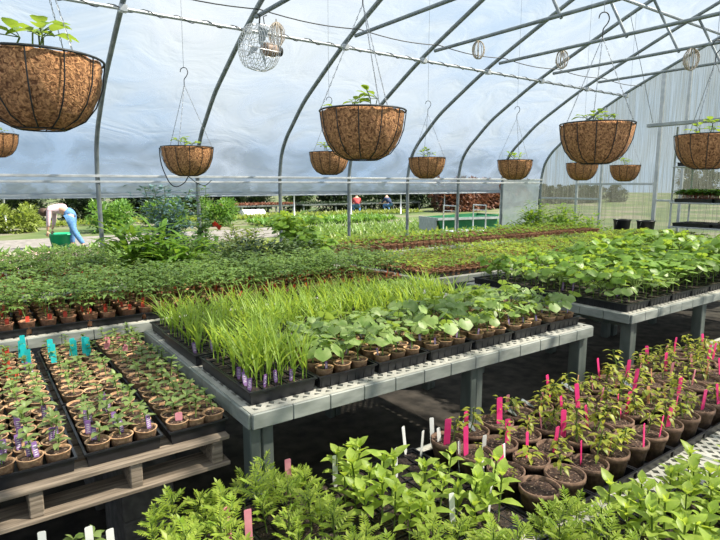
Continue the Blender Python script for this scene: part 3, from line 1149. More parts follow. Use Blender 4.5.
# --- meshes
POT_small = [pot_mesh('pot', 0.039, 0.028, 0.066, M_peat, 16, wob=w) for w in (0.0, 0.02, 0.035)]
SOIL_small = [soil_mesh(0.0355, 0.058, M_soil) for _ in range(3)]
POT_big = [pot_mesh('pot', 0.070, 0.050, 0.112, M_darkpeat, 20, 0.005, 0.02, wob=w) for w in (0.0, 0.015, 0.03)]
SOIL_big = [soil_mesh(0.0645, 0.098, M_soil, 18, 0.005) for _ in range(3)]
HERB = [pl_herb(M_basil, rnd(.03, .055), random.choice((2, 3)), rnd(.02, .03)) for _ in range(8)]
SQUASH = [pl_squash(n=random.choice((4, 5, 5)), h=rnd(.09, .135), Rl=rnd(.024, .035)) for _ in range(10)]
CORN = [pl_corn() for _ in range(10)]
MARI = [pl_marigold(rnd(.09, .15)) for _ in range(7)]
ZINN = [pl_zinnia(rnd(.11, .15)) for _ in range(7)]
PEPP = [pl_pepper(rnd(.06, .10)) for _ in range(8)]
TOMA = [pl_tomato(rnd(.14, .18), 10, L=.078) for _ in range(6)]
BEAN = [pl_squash(M_bean, n=random.choice((9, 10, 11)), h=rnd(.15, .22), Rl=rnd(.026, .038), lob=3) for _ in range(8)]
ST_purple = [stake_mesh(M_purple, .013, .05, M_white, l) for l in (-.1, .12, .25)]
ST_red = stake_mesh(M_red, .024, .045)
ST_cyan = [stake_mesh(M_cyan, .020, .085, None, l) for l in (-.12, .15)]
ST_pinks = stake_mesh(M_palepink, .02, .035)
ST_pink = [stake_mesh(M_pink, .018, .085, None, l) for l in (-.08, .05, .15)]
ST_ppink = [stake_mesh(M_palepink, .013, .07, None, l) for l in (-.1, .15)]
ST_orange = [stake_mesh(M_orange, .013, .075, None, l) for l in (-.1, .1)]
ST_white = [stake_mesh(M_white, .017, .085, None, l) for l in (-.1, .08, .2)]
ST_slate = stake_mesh(M_greyetag, .035, .03, None, 2.0)


def face_cam(x, y):
    return .05 + rnd(-.38, .38)


# ------------------------------------------------------------------ pallet trays with small peat pots
PZ = 0.688
cols = [(-0.285, -0.035, 'outermost left'), (-0.03, 0.225, 'left'), (0.245, 0.495, 'middle'), (0.515, 0.765 - 0.03, 'right')]
rows = [(1.87, 2.36, 6, 'front'), (2.38, 2.87, 6, 'second-row'), (2.89, 3.25, 4, 'rearmost')]
for ci, (x0, x1, cn) in enumerate(cols):
    for ri, (y0, y1, nr, rn) in enumerate(rows):
        if ci == 0:
            continue
        tray(x0, y0, x1, y1, PZ, 'black nursery tray of peat pots, %s tray in the %s column on the pallet' % (rn, cn), 0.05, None, 'black trays on the wooden pallet')
        sx = (x1 - x0 - 0.02) / 3
        sy = (y1 - y0 - 0.02) / nr
        for j in range(nr):
            for i in range(3):
                x = x0 + 0.01 + sx * (i + .5) + rnd(-.002, .002)
                y = y0 + 0.01 + sy * (j + .5) + rnd(-.002, .002)
                kind = None
                if ci in (1, 2):
                    if ri == 0 and j < 5 and random.random() < .62 + .2 * (j == 0):
                        kind = 'purple'
                    elif ri == 1 and random.random() < (.35 if ci == 1 else .15):
                        kind = 'purple'
                    if ri == 1 and j >= 3 and ci == 1 and random.random() < .5:
                        kind = 'red'
                    if ri == 2 and ci == 1 and random.random() < .35:
                        kind = 'red'
                    if ri == 2 and ci == 2 and j <= 1 and True:
                        kind = 'turquoise'
                    if ri == 2 and ci == 1 and i == 2 and j >= 0:
                        kind = 'turquoise'
                if ci == 3 and ((ri == 2 and random.random() < .55) or (ri == 0 and j == 0 and i == 0)):
                    kind = 'pink'
                lab = '%s pot from left, %s row of %s tray, pallet\'s %s column%s' % (ordn(i), ordn(j), rn, cn, (', with %s label' % kind) if kind else '')
                t = thing('peat_pot_seedling', lab, 'seedling', (x, y, PZ + 0.0045), rnd(0, 6.28), 'small peat pots on the wooden pallet', rnd(.96, 1.03))
                q = random.randrange(3)
                part('pot', POT_small[q], t)
                part('soil', SOIL_small[q], t)
                if not (random.random() < .08):
                    part('seedling', random.choice(HERB), t, (rnd(-.006, .006), rnd(-.006, .006), .058), rnd(0, 6.28), scale=rnd(1.2, 1.9))
                if kind:
                    me = {'purple': random.choice(ST_purple), 'red': ST_red, 'turquoise': random.choice(ST_cyan), 'pink': ST_pinks}[kind]
                    for rep in range(2 if kind == 'purple' and random.random() < .7 else 1):
                        part('plant_label', me, t, (rnd(-.018, .018), rnd(-.018, .018), .046), face_cam(x, y) - t.rotation_euler[2], '%s plastic plant label' % kind, scale=1.25)

# ------------------------------------------------------------------ middle bench: corn trays and squash trays
BZ = 0.7905
TW = 0.292
colx = [0.79 + i * 0.300 for i in range(7)]


def corn_tray(x0, y0, x1, y1, nx, ny, place):
    tray(x0, y0, x1, y1, BZ, 'black cell tray of corn seedlings, %s on the middle bench' % place, 0.055, (nx, ny), 'corn trays')
    w, l = x1 - x0 - .032, y1 - y0 - .032
    for j in range(ny):
        for i in range(nx):
            x = x0 + .016 + w * (i + .5) / nx
            y = y0 + .016 + l * (j + .5) / ny
            o = bpy.data.objects.new('corn_seedling', random.choice(CORN))
            col.objects.link(o)
            o.location = (x + rnd(-.004, .004), y + rnd(-.004, .004), BZ + .045)
            o.rotation_euler = (0, 0, rnd(0, 6.28))
            o.scale = (.92, .92, rnd(.82, 1.0) * (.88 if y0 > 2.2 else 1.05))
            tag(o, 'corn clump, %s from left, %s row, corn tray %s' % (ordn(i), ordn(j), place), 'seedling', 'corn seedlings on the middle bench')


corn_tray(colx[0], 1.80, colx[0] + TW, 2.335, 5, 8, 'at the front left corner')
corn_tray(colx[0] - .012, 2.36, colx[0] + TW - .012, 2.86, 4, 7, 'behind the corner one')
for c, pl in ((1, 'second column back'), (2, 'third column back'), (3, 'fourth column back'), (4, 'fifth column back'), (5, 'sixth column back')):
    corn_tray(colx[c], 2.36, colx[c] + TW, 2.87, 5, 8 if c < 4 else 7, pl)
# purple labels stuck in the front of the corner corn tray and behind
for (x, y) in ((0.81, 1.845), (0.875, 1.85), (0.985, 1.845), (0.82, 1.90), (0.84, 1.94), (0.93, 1.86), (0.80, 2.41), (0.88, 2.40), (1.93, 2.39), (1.96, 2.385), (2.13, 2.39), (0.83, 1.99)):
    o = tag(bpy.data.objects.new('plant_label', random.choice(ST_purple)), 'purple label with white print at the front edge of a corn tray', 'label', 'purple labels among the corn')
    col.objects.link(o)
    o.location = (x, y, BZ + .040)
    o.rotation_euler = (0, 0, face_cam(x, y))
    o.scale = (1.3, 1.3, 1.15)

CAPT = [stake_mesh(M_purple, .012, .05, M_white, .1)]
for c in range(1, 7):
    x0 = colx[c]
    tray(x0, 1.80, x0 + TW, 2.335, BZ, 'black ribbed tray of squash pots, %s from left along the middle bench front' % ordn(c - 1), 0.052, None, 'squash trays')
    for j in range(6):
        for i in range(3):
            x = x0 + .016 + (TW - .032) * (i + .5) / 3
            y = 1.816 + .503 * (j + .5) / 6
            t = thing('squash_seedling', 'squash pot, %s from left in %s row of %s squash tray' % (ordn(i), ordn(j), ordn(c - 1)), 'seedling', (x, y, BZ + .0045), rnd(0, 6.28),
                      'squash pots along the middle bench front', rnd(.97, 1.03))
            q = random.randrange(3)
            part('pot', POT_small[q], t)
            part('soil', SOIL_small[q], t)
            part('seedling', random.choice(SQUASH), t, (rnd(-.005, .005), rnd(-.005, .005), .056), rnd(0, 6.28), scale=rnd(.85, 1.2))
            if random.random() < .6:
                part('plant_label', random.choice(ST_purple), t, (rnd(-.02, .02), rnd(-.02, .02), .042), face_cam(x, y) - t.rotation_euler[2], 'purple plastic plant label')
# last strip at the bench back: bushy seedlings
for c in range(7):
    x0 = colx[c]
    if c == 6:
        yy = 2.36
    else:
        yy = 2.885
    tray(x0, yy, x0 + TW, yy + .25, BZ, 'black tray of leafy seedlings at the back of the middle bench, %s from left' % ordn(c), 0.05, (4, 3), 'back trays of the middle bench')
    for j in range(3):
        for i in range(4):
            o = bpy.data.objects.new('leafy_seedling', random.choice(SQUASH if c > 4 else CORN))
            col.objects.link(o)
            o.location = (x0 + .016 + .26 * (i + .5) / 4, yy + .016 + .218 * (j + .5) / 3, BZ + .04)
            o.rotation_euler = (0, 0, rnd(0, 6.28)); o.scale = (.85, .85, .78)
            tag(o, 'leafy seedling, %s from left, %s row, %s back tray, middle bench' % (ordn(i), ordn(j), ordn(c)), 'seedling', 'leafy seedlings at the back of the middle bench')

# ------------------------------------------------------------------ low bench: large peat pots
LZ = 0.466
tz = LZ + 0.0005
bigx0 = 1.515
k = 0
for c in range(16):
    x = bigx0 + c * 0.147
    for j in range(4):
        y = 1.06 + j * 0.147
        if c < 1 and j > 2:
            pass
        kind = None
        r = random.random() * .70
        if c >= 2 or j >= 1:
            kind = 'pink' if r < .44 else 'pale pink' if r < .60 else 'peach' if r < .78 else None
        lab = 'large peat pot, %s from left, %s row from front%s' % (ordn(c), ordn(j), (', %s label' % kind) if kind else '')
        t = thing('large_peat_pot', lab, 'potted plant', (x + rnd(-.004, .004), y + rnd(-.004, .004), tz + .0045), rnd(0, 6.28), 'large peat pots on the low bench', rnd(.97, 1.02))
        q = random.randrange(3)
        part('pot', POT_big[q], t)
        part('soil', SOIL_big[q], t)
        n = 0 if (c == 0 and j == 0) else 1 if c < 2 else random.choice((1, 2, 2))
        for z_ in range(n):
            part('pepper_plant', random.choice(PEPP), t, (rnd(-.03, .03), rnd(-.03, .03), .10), rnd(0, 6.28), scale=(rnd(.35, .5) if c == 0 and j < 3 else rnd(.95, 1.35)))
        if kind:
            me = random.choice({'pink': ST_pink, 'pale pink': ST_ppink, 'peach': ST_orange}[kind])
            part('plant_label', me, t, (rnd(-.045, .045), rnd(-.045, .045), .082), face_cam(x, y) - t.rotation_euler[2], '%s plastic plant label' % kind, scale=rnd(1.3, 1.6))
        if random.random() < .16:
            part('slate_tag', ST_slate, t, (rnd(-.02, .02), rnd(-.02, .02), .104), face_cam(x, y) - t.rotation_euler[2] + rnd(-.4, .4), 'small grey tag lying on the soil')
for i in range(8):
    x0 = bigx0 - .075 + i * .294
    tray(x0, .985, x0 + .290, 1.58, tz, 'black carrying tray under large peat pots, %s from left' % ordn(i), 0.045, None, 'carrying trays of the large pots')

# zinnia and marigold trays on the low bench
def cell_plants(name, protos, x0, y0, x1, y1, nx, ny, z, labf, group, keep=lambda i, j: True, sc0=(.9, 1.15)):
    w, l = x1 - x0 - .032, y1 - y0 - .032
    for j in range(ny):
        for i in range(nx):
            if not keep(i, j):
                continue
            o = bpy.data.objects.new(name, random.choice(protos))
            col.objects.link(o)
            o.location = (x0 + .016 + w * (i + .5) / nx + rnd(-.006, .006), y0 + .016 + l * (j + .5) / ny + rnd(-.006, .006), z)
            o.rotation_euler = (rnd(-.06, .06), rnd(-.06, .06), rnd(0, 6.28))
            s = rnd(*sc0)
            o.scale = (s, s, s)
            tag(o, labf(i, j), 'seedling', group)


low_trays = [
    # x0, y0, x1, y1, kind, place
    (0.325, 1.12, 0.63, 1.66, 'marigold', 'left'),
    (0.64, 1.12, 0.915, 1.66, 'marigold', 'middle'),
    (0.925, 1.12, 1.165, 1.62, 'zinnia', 'left'),
    (1.175, 1.02, 1.43, 1.62, 'zinnia', 'right'),
]
for (x0, y0, x1, y1, kd, pl) in low_trays:
    nx_, ny_ = (4, 7) if kd == 'marigold' else (4, 7)
    tray(x0, y0, x1, y1, tz, 'black cell tray of %s seedlings, the %s of two on the low front bench' % (kd, pl), 0.055, (nx_, ny_), 'cell trays on the low front bench')
    cell_plants(kd + '_seedling', MARI if kd == 'marigold' else ZINN, x0, y0, x1, y1, nx_, ny_, tz + .045,
                lambda i, j, kd=kd, pl=pl: '%s seedling, %s from left, %s row from front, %s %s tray' % (kd, ordn(i), ordn(j), pl, kd),
                '%s seedlings on the low front bench' % kd, keep=lambda i, j, pl=pl, kd=kd: (random.random() > (.24 if kd == 'marigold' else .36)) and not (pl == 'right' and kd == 'zinnia' and j > 3), sc0=(.8, 1.2))
# front trays reaching out of the frame
for (x0, y0, x1, y1, kd, pl) in ((0.62, 0.60, 0.90, 1.10, 'marigold', 'bottom edge'), (0.92, 0.60, 1.20, 1.10, 'marigold', 'bottom edge right'),
                                 (1.22, 0.44, 1.50, 0.94, 'marigold', 'gap-side'), (1.52, 0.42, 1.80, 0.90, 'zinnia', 'front left'), (1.82, 0.40, 2.10, 0.85, 'zinnia', 'front middle'), (2.12, 0.40, 2.40, 0.78, 'zinnia', 'front right')):
    nx_, ny_ = (4, 6)
    tray(x0, y0, x1, y1, tz, 'black cell tray of %s seedlings, %s tray on the low bench' % (kd, pl), 0.055, (nx_, ny_), 'cell trays on the low front bench')
    cell_plants(kd + '_seedling', MARI if kd == 'marigold' else ZINN, x0, y0, x1, y1, nx_, ny_, tz + .045,
                lambda i, j, kd=kd, pl=pl: '%s seedling, %s from left, %s row, %s tray' % (kd, ordn(i), ordn(j), pl),
                '%s seedlings on the low front bench' % kd, sc0=(.8, 1.1))
# white labels among the zinnias, each a stake of its own
WL = [((1.377, 1.6), 'behind the zinnias, leftmost'), ((1.409, 1.547), 'behind the zinnias, second from left'), ((1.52, 1.595), 'leaning at the back of the zinnias'), ((1.481, 1.507), 'behind the zinnias, fourth from left'), ((1.468, 1.387), 'tall, right of the zinnias'), ((1.584, 1.377), 'at the left of the big pots'), ((1.479, 1.271), 'in front of the left big pots'), ((1.587, 1.271), 'rightmost, before the pink labels'), ((1.178, 1.134), 'low in front of the zinnias'), ((1.331, 1.124), 'at the front right of the zinnias'), ((1.233, 1.483), 'in the left zinnia tray'), ((1.013, 1.568), 'between marigolds and bench leg')]
for (xy, lb) in WL:
    o = tag(bpy.data.objects.new('plant_label', random.choice(ST_white)), 'white plastic plant label %s' % lb, 'label', 'white labels on the low bench')
    col.objects.link(o)
    o.location = (xy[0], xy[1], tz + .036)
    o.rotation_euler = (0, 0, face_cam(*xy))
    o.scale = (1.15, 1, 1.5)
for (xy, mt, lb) in (((0.84, 1.60), M_palepink, 'dusty pink plant label at the back of the marigolds'), ((0.60, 1.40), M_palepink, 'dusty pink plant label standing in front of the marigolds'),
                     ((0.56, 1.45), M_palepink, 'dusty pink plant label hidden in the left marigolds')):
    o = tag(bpy.data.objects.new('plant_label', stake_mesh(mt, .022, .15, None, .08)), lb, 'label')
    col.objects.link(o)
    o.location = (xy[0], xy[1], tz + .036)
    o.rotation_euler = (0, 0, face_cam(*xy))
# floor-level tray in the dark at bottom left
z0 = 0.30
mb = MB(); mb.box(-.33, -.15, 0, .28, .15, .429); 
tag(bevel(mb.obj('upturned_crate', M_black, loc=(0.02, 1.655, 0)), .01), 'black upturned crate in the dark at bottom left under sprout pots', 'crate')
tray(-0.30, 1.51, 0.30, 1.80, 0.430, 'black tray of sprouts in the dark at bottom left', 0.055, (8, 4))
cell_plants('dark_corner_sprout', HERB, -0.30, 1.51, 0.30, 1.80, 8, 4, .475, lambda i, j: 'sprout %s from left, %s row, in the dark bottom left tray' % (ordn(i), ordn(j)), 'sprouts at bottom left', keep=lambda i, j: random.random() < .7, sc0=(1.3, 1.8))
for xy, lb in (((0.10, 1.765), 'leftmost of three at the dark bottom left'), ((0.22, 1.71), 'tallest of three at the dark bottom left'), ((0.27, 1.66), 'rightmost of three at the dark bottom left')):
    o = tag(bpy.data.objects.new('plant_label', ST_white[1]), 'white plant label, ' + lb, 'label', 'white labels at bottom left')
    col.objects.link(o)
    o.location = (xy[0], xy[1], .47)
    o.rotation_euler = (0, 0, face_cam(*xy))
    o.scale = (1.3, 1, 1.3)

# ------------------------------------------------------------------ right bench: beans
n = 0
for r, (y0, y1) in enumerate(((1.80, 2.25), (2.27, 2.72), (2.74, 3.12))):
    for c in range(14):
        x0 = 3.39 + c * .30
        if c > 10 - r * 0 and r == 0:
            continue
        tray(x0, y0, x0 + .29, y1, BZ, 'black tray of leafy bean seedlings, %s from left, %s row on right benches' % (ordn(c), ('front', 'middle', 'back')[r]), .052, (3, 5), 'bean trays on the right benches')
        for j in range(3 if c > 5 else 4):
            for i in range(2 if c > 3 else 3):
                n += 1
                if n > 298:
                    continue
                o = bpy.data.objects.new('bean_seedling', random.choice(BEAN + (SQUASH if (c < 3) else [])))
                col.objects.link(o)
                o.location = (x0 + .02 + .25 * (i + .5) / (2 if c > 3 else 3), y0 + .02 + (y1 - y0 - .04) * (j + .5) / (3 if c > 5 else 4), BZ + .045)
                s = rnd(.8, 1.2) * (1.15 if c > 3 else 1)
                o.rotation_euler = (0, 0, rnd(0, 6.28)); o.scale = (s, s, s)
                tag(o, 'bean seedling, %s from left, %s row, %s tray, right bench %s row' % (ordn(i), ordn(j), ordn(c), ('front', 'middle', 'back')[r]), 'seedling', 'leafy seedlings on the right benches')
for (x, y) in ((3.62, 2.0), (3.74, 2.2), (3.5, 2.35), (3.55, 2.3)):
    o = tag(bpy.data.objects.new('plant_label', ST_purple[0]), 'purple plant label under the leaves at the left end of the right bench', 'label', 'purple labels on the right bench')
    col.objects.link(o); o.location = (x, y, BZ + .04); o.rotation_euler = (0, 0, face_cam(x, y)); o.scale = (1.4,) * 3


# ------------------------------------------------------------------ masses of little pots
def merged(meshes):
    """several meshes (mesh, z) as one multi-material mesh"""
    mb = MB(); mats = []
    for me, off, s in meshes:
        base = len(mats)
        idx = []
        for mt in me.materials:
            if mt not in mats:
                mats.append(mt)
            idx.append(mats.index(mt))
        b = len(mb.v)
        for v in me.vertices:
            mb.v.append((v.co.x * s + off[0], v.co.y * s + off[1], v.co.z * s + off[2]))
        for pgn in me.polygons:
            mb.f.append(tuple(i + b for i in pgn.vertices)); mb.m.append(idx[pgn.material_index])
    return mb, mats


def mass(name, protos, spots, label, cat, group=None):
    """everything past the countable ones: one stuff object"""
    mb = MB(); mats = []
    for (x, y, z, s) in spots:
        me = random.choice(protos)
        idx = []
        for mt in me.materials:
            if mt not in mats:
                mats.append(mt)
            idx.append(mats.index(mt))
        a = rnd(0, 6.28); ca, sa = math.cos(a) * s, math.sin(a) * s
        b = len(mb.v)
        for v in me.vertices:
            c = v.co
            mb.v.append((c.x * ca - c.y * sa + x, c.x * sa + c.y * ca + y, c.z * s + z))
        for pgn in me.polygons:
            mb.f.append(tuple(i + b for i in pgn.vertices)); mb.m.append(idx[pgn.material_index])
    o = mb.obj(name, mats, smooth=True)
    o['kind'] = 'stuff'
    return tag(o, label, cat, group)


POT_red = pot_mesh('pot', 0.043, 0.032, 0.07, M_redpot, 10)
SOIL_red = soil_mesh(0.039, 0.06, M_soildark, 8)
ST_redtag = stake_mesh(M_red, .02, .05)
TOM_ALL = []
for k in range(7):
    mb, mats = merged([(POT_red, (0, 0, 0), 1), (SOIL_red, (0, 0, 0), 1), (TOMA[k % 6], (0, 0, .06), rnd(.85, 1.15))] + ([(ST_redtag, (.01, .01, .05), 1)] if k % 3 else []))
    TOM_ALL.append(mb.mesh('tomato_pot', mats, True))
RZ = BZ
tom_mass = []
ntom = 0
for bi, (x0, xn, y0, yn, where, zz) in enumerate(((-0.30, 31, 3.44, 7, 'tomato bench behind the pallet', BZ),)):
    for j in range(yn):
        for i in range(xn):
            x = x0 + i * .1045 + rnd(-.006, .006)
            y = y0 + j * .108 + rnd(-.006, .006)
            if x > 2.92:
                continue
            # hidden wedge outside the frame on the left
            if x < y * 0.03 - 0.12:
                continue
            if j == 0:
                t = thing('potted_tomato_seedling', 'red-labelled tomato seedling pot, %s from left in front row behind pallet and corn' % ordn(i), 'seedling', (x, y, RZ + .006), rnd(0, 6.28), 'front row of tomato pots')
                part('pot', POT_red, t); part('soil', SOIL_red, t)
                part('seedling', random.choice(TOMA), t, (0, 0, .06), rnd(0, 6.28), scale=rnd(.85, 1.1))
                part('plant_label', ST_redtag, t, (.0, .015, .046), face_cam(x, y) - t.rotation_euler[2], 'red plant label')
                ntom += 1
            elif j < 6:
                o = bpy.data.objects.new('potted_tomato_seedling', random.choice(TOM_ALL))
                col.objects.link(o)
                o.location = (x, y, RZ + .006); o.rotation_euler = (0, 0, rnd(0, 6.28)); s = rnd(.9, 1.12); o.scale = (s, s, s)
                tag(o, 'tomato pot, %s from left in %s row of the tomato bench behind the corn' % (ordn(i), ordn(j)), 'seedling', 'tomato pots behind the front row')
                ntom += 1
            else:
                tom_mass.append((x, y, RZ + .006, rnd(.9, 1.1)))
mass('tomato_pot_rows', TOM_ALL, tom_mass, 'dense back rows of tomato pots on the bench behind the corn', 'seedlings')
for i in range(11):
    x0 = -0.37 + i * .3
    for y0, yl in ((3.39, .40), (3.80, .40)):
        tray(x0, y0, x0 + .295, y0 + yl, BZ, 'black tray beneath tomato pots, %s from left in %s tray row' % (ordn(i), {3.39: 'front', 3.80: 'back'}[y0]), .045, None, 'trays under the tomato pots')
# far left bench of red pots
far_mass = []
for j in range(7):
    for i in range(11):
        x = 0.0 + i * .095; y = 4.76 + j * .12
        if j < 2:
            o = bpy.data.objects.new('pot_seedling', random.choice(TOM_ALL)); col.objects.link(o)
            o.location = (x, y, BZ + .006); o.rotation_euler = (0, 0, rnd(0, 6.28)); o.scale = (.95, .95, .95)
            tag(o, 'red-brown pot seedling, %s from left in the %s row of the far left bench' % (ordn(i), ordn(j)), 'seedling', 'pots on the far left bench')
        else:
            far_mass.append((x, y, BZ + .006, rnd(.9, 1.1)))
mass('pot_rows', TOM_ALL, far_mass, 'back rows of seedling pots on the far left bench', 'seedlings')
# long rows near the open side
PT = []
for k in range(5):
    mb, mats = merged([(POT_red, (0, 0, 0), .95), (SOIL_red, (0, 0, 0), .95), (pl_tiny(M_bean, .055, 8, .05), (0, 0, .055), 1)])
    PT.append(mb.mesh('row_pot', mats, True))
far_mass = []
for j in range(8):
    for i in range(51):
        x = 3.33 + i * .11; y = 5.32 + j * .115
        if j < 2:
            o = bpy.data.objects.new('row_pot_seedling', random.choice(PT)); col.objects.link(o)
            o.location = (x, y, BZ + .004); o.rotation_euler = (0, 0, rnd(0, 6.28))
            tag(o, 'red-brown pot seedling, %s from left in %s row near the open side' % (ordn(i), ordn(j)), 'seedling', 'pots in long rows near the open side')
        else:
            far_mass.append((x, y, BZ + .004, rnd(.9, 1.3)))
mass('row_pots', PT, far_mass, 'back rows of red-brown seedling pots near the open side', 'seedlings')
# tiny seedlings on the two benches behind the middle one
TN = []
POT_tiny = pot_mesh('pot', 0.030, 0.022, 0.045, M_redpot, 8)
for k in range(8):
    mb, mats = merged([(POT_tiny, (0, 0, 0), 1), (pl_tiny(M_bean if k % 2 else M_zinnia, rnd(.05, .08), 8, .042), (0, 0, .04), 1)])
    TN.append(mb.mesh('tiny_pot', mats, True))
far_mass = []; cnt = 0
spots = []
for j in range(17):
    for i in range(78):
        x = 3.26 + i * .071; y = 3.52 + j * .0705
        if (5.2 < x < 5.4) and j < 5:
            continue
        if x < 4.0 and j < 2 and False:
            continue
        spots.append((x * x + y * y, x, y, i, j))
spots.sort()
for (d, x, y, i, j) in spots:
    x += rnd(-.006, .006); y += rnd(-.006, .006)
    if cnt < 296:
        cnt += 1
        o = bpy.data.objects.new('tiny_pot_seedling', random.choice(TN)); col.objects.link(o)
        o.location = (x, y, BZ + .005); o.rotation_euler = (0, 0, rnd(0, 6.28))
        tag(o, 'tiny seedling pot, %s from left, %s row, left end of long bench behind corn' % (ordn(i), ordn(j)), 'seedling', 'tiny seedling pots on the long bench')
    else:
        far_mass.append((x, y, BZ + .005, rnd(.9, 1.25)))
mass('tiny_pot_rows', TN, far_mass, 'carpet of tiny seedling pots on the long bench before the end wall', 'seedlings')
for i in range(9):
    x0 = 3.24 + i * .62
    tray(x0, 3.49, x0 + .60, 4.1, BZ, 'black tray under tiny seedlings, %s from left in front row' % ordn(i), .03, None, 'trays of tiny seedlings')
    tray(x0, 4.12, x0 + .60, 4.72, BZ, 'black tray under tiny seedlings, %s from left in back row' % ordn(i), .03, None, 'trays of tiny seedlings')


# ------------------------------------------------------------------ hanging baskets
def basket_protos():
    Rr, H = 0.19, 0.205
    pr = [(0.02, -H), (0.075, -H + .002), (0.12, -H + .025), (0.155, -H + .07), (0.178, -H + .13), (Rr - .003, -0.01)]
    mb = MB()
    # liner, outer then inner skin, slightly lumpy
    n = 40
    prof = smooth_path([(a, b, 0) for a, b in pr], 3)
    prof = [(q.x, q.y) for q in prof]
    inner = [(max(a - .018, .001), b + .018) for a, b in reversed(prof)]
    full_ = [(0.001, -H)] + prof + [(Rr - .004, 0.002), (Rr - .016, 0.0)] + inner
    mb.lathe(full_, n)
    nv = []
    for (x, y, z) in mb.v:
        a = math.atan2(y, x); r = math.hypot(x, y)
        k = 1 + .018 * math.sin(12 * a) * (1 if r > .05 else 0) + rnd(-.012, .012)
        nv.append((x * k, y * k, z + rnd(-.003, .003)))
    mb.v = nv
    liner = mb.mesh('coir_liner', M_coir, True)
    mb = MB()
    w = .0024
    def ring(r, z, ww=w):
        mb.tube([(r * math.cos(2 * PI * q / 36), r * math.sin(2 * PI * q / 36), z) for q in range(36)], ww, 5, closed=True)
    ring(Rr + .004, 0.006, .0042)
    ring(0.066, -H - .003)
    for k in range(12):
        a = 2 * PI * (k + .5) / 12 
        q = [(Rr + .004, .006)] + [(r + .006, z) for r, z in reversed(pr[1:])] + [(.066, -H - .004)]
        mb.tube([(r * math.cos(a), r * math.sin(a), z) for r, z in q], w, 5)
        # little loops on the rim
    frame = mb.mesh('wire_frame', M_wire, True)
    soil = soil_mesh(Rr - .02, -.03, M_soil, 24, .012)
    return liner, frame, soil


LINER, FRAME, BSOIL = basket_protos()


def pl_basket(big):
    mb = MB()
    for q in range(5 if big else 4):
        a0 = rnd(0, 6.28); r0 = rnd(.0, .1)
        o = V((math.cos(a0) * r0, math.sin(a0) * r0, -.03))
        h = rnd(.05, .11)
        top = o + V((rnd(-.04, .04), rnd(-.04, .04), h))
        mb.tube([o, o.lerp(top, .5) + V((rnd(-.01, .01), 0, 0)), top], .0022, 5, 1)
        for i in range(4):
            d = polar(rnd(0, 6.28), rnd(.0, .7))
            e = top + d * rnd(.02, .05)
            mb.tube([top, e], .0013, 4, 1)
            mb.leaf(e, d, rnd(.035, .055), rnd(.028, .04), 0, prof=[(0, .3), (.2, .85), (.5, 1), (.8, .6), (1, .05)], curve=.35)
    return mb.mesh('plant', [M_bean, M_stem], True)


BPL = [pl_basket(True) for _ in range(5)]
hook_pts = [(0, 0, 0), (0, 0, .04), (.006, 0, .055), (.022, 0, .075), (.03, 0, .10), (.02, 0, .125), (0, 0, .132), (-.02, 0, .122), (-.026, 0, .10)]
mb = MB(); mb.tube(smooth_path(hook_pts, 3), .0032, 6); HOOK = mb.mesh('hook', M_wire, True)
BASK = [
    (0.25, 2.28, 2.085, 1.11, 'largest hanging coir basket at upper left with young bean plants', True),
    (0.30, 6.37, 2.09, 1.0, 'coir basket cut off at the left edge below the largest basket', False),
    (1.42, 4.24, 1.895, 1.0, 'small hanging basket left of centre with a dangling chain loop', False),
    (1.49, 2.06, 1.955, 1.0, 'big hanging coir basket at centre beside the curved hoops', True),
    (2.94, 4.62, 1.925, 1.0, 'small hanging basket half behind the big centre basket', False),
    (4.02, 4.40, 1.895, 1.0, 'small hanging basket just right of the big centre basket', False),
    (5.05, 4.08, 1.885, 1.0, 'small hanging basket in front of the last hoops, right of centre', False),
    (2.61, 1.61, 1.93, .91, 'big hanging coir basket on a rounded hook, right of centre', True),
    (6.42, 4.13, 1.885, 1.0, 'tiny distant basket partly under the big right-centre basket', False),
    (7.35, 4.08, 1.875, 1.0, 'tiny distant basket against the end wall', False),
    (3.42, 1.43, 1.905, .87, 'big hanging basket cut by the right edge', True),
]
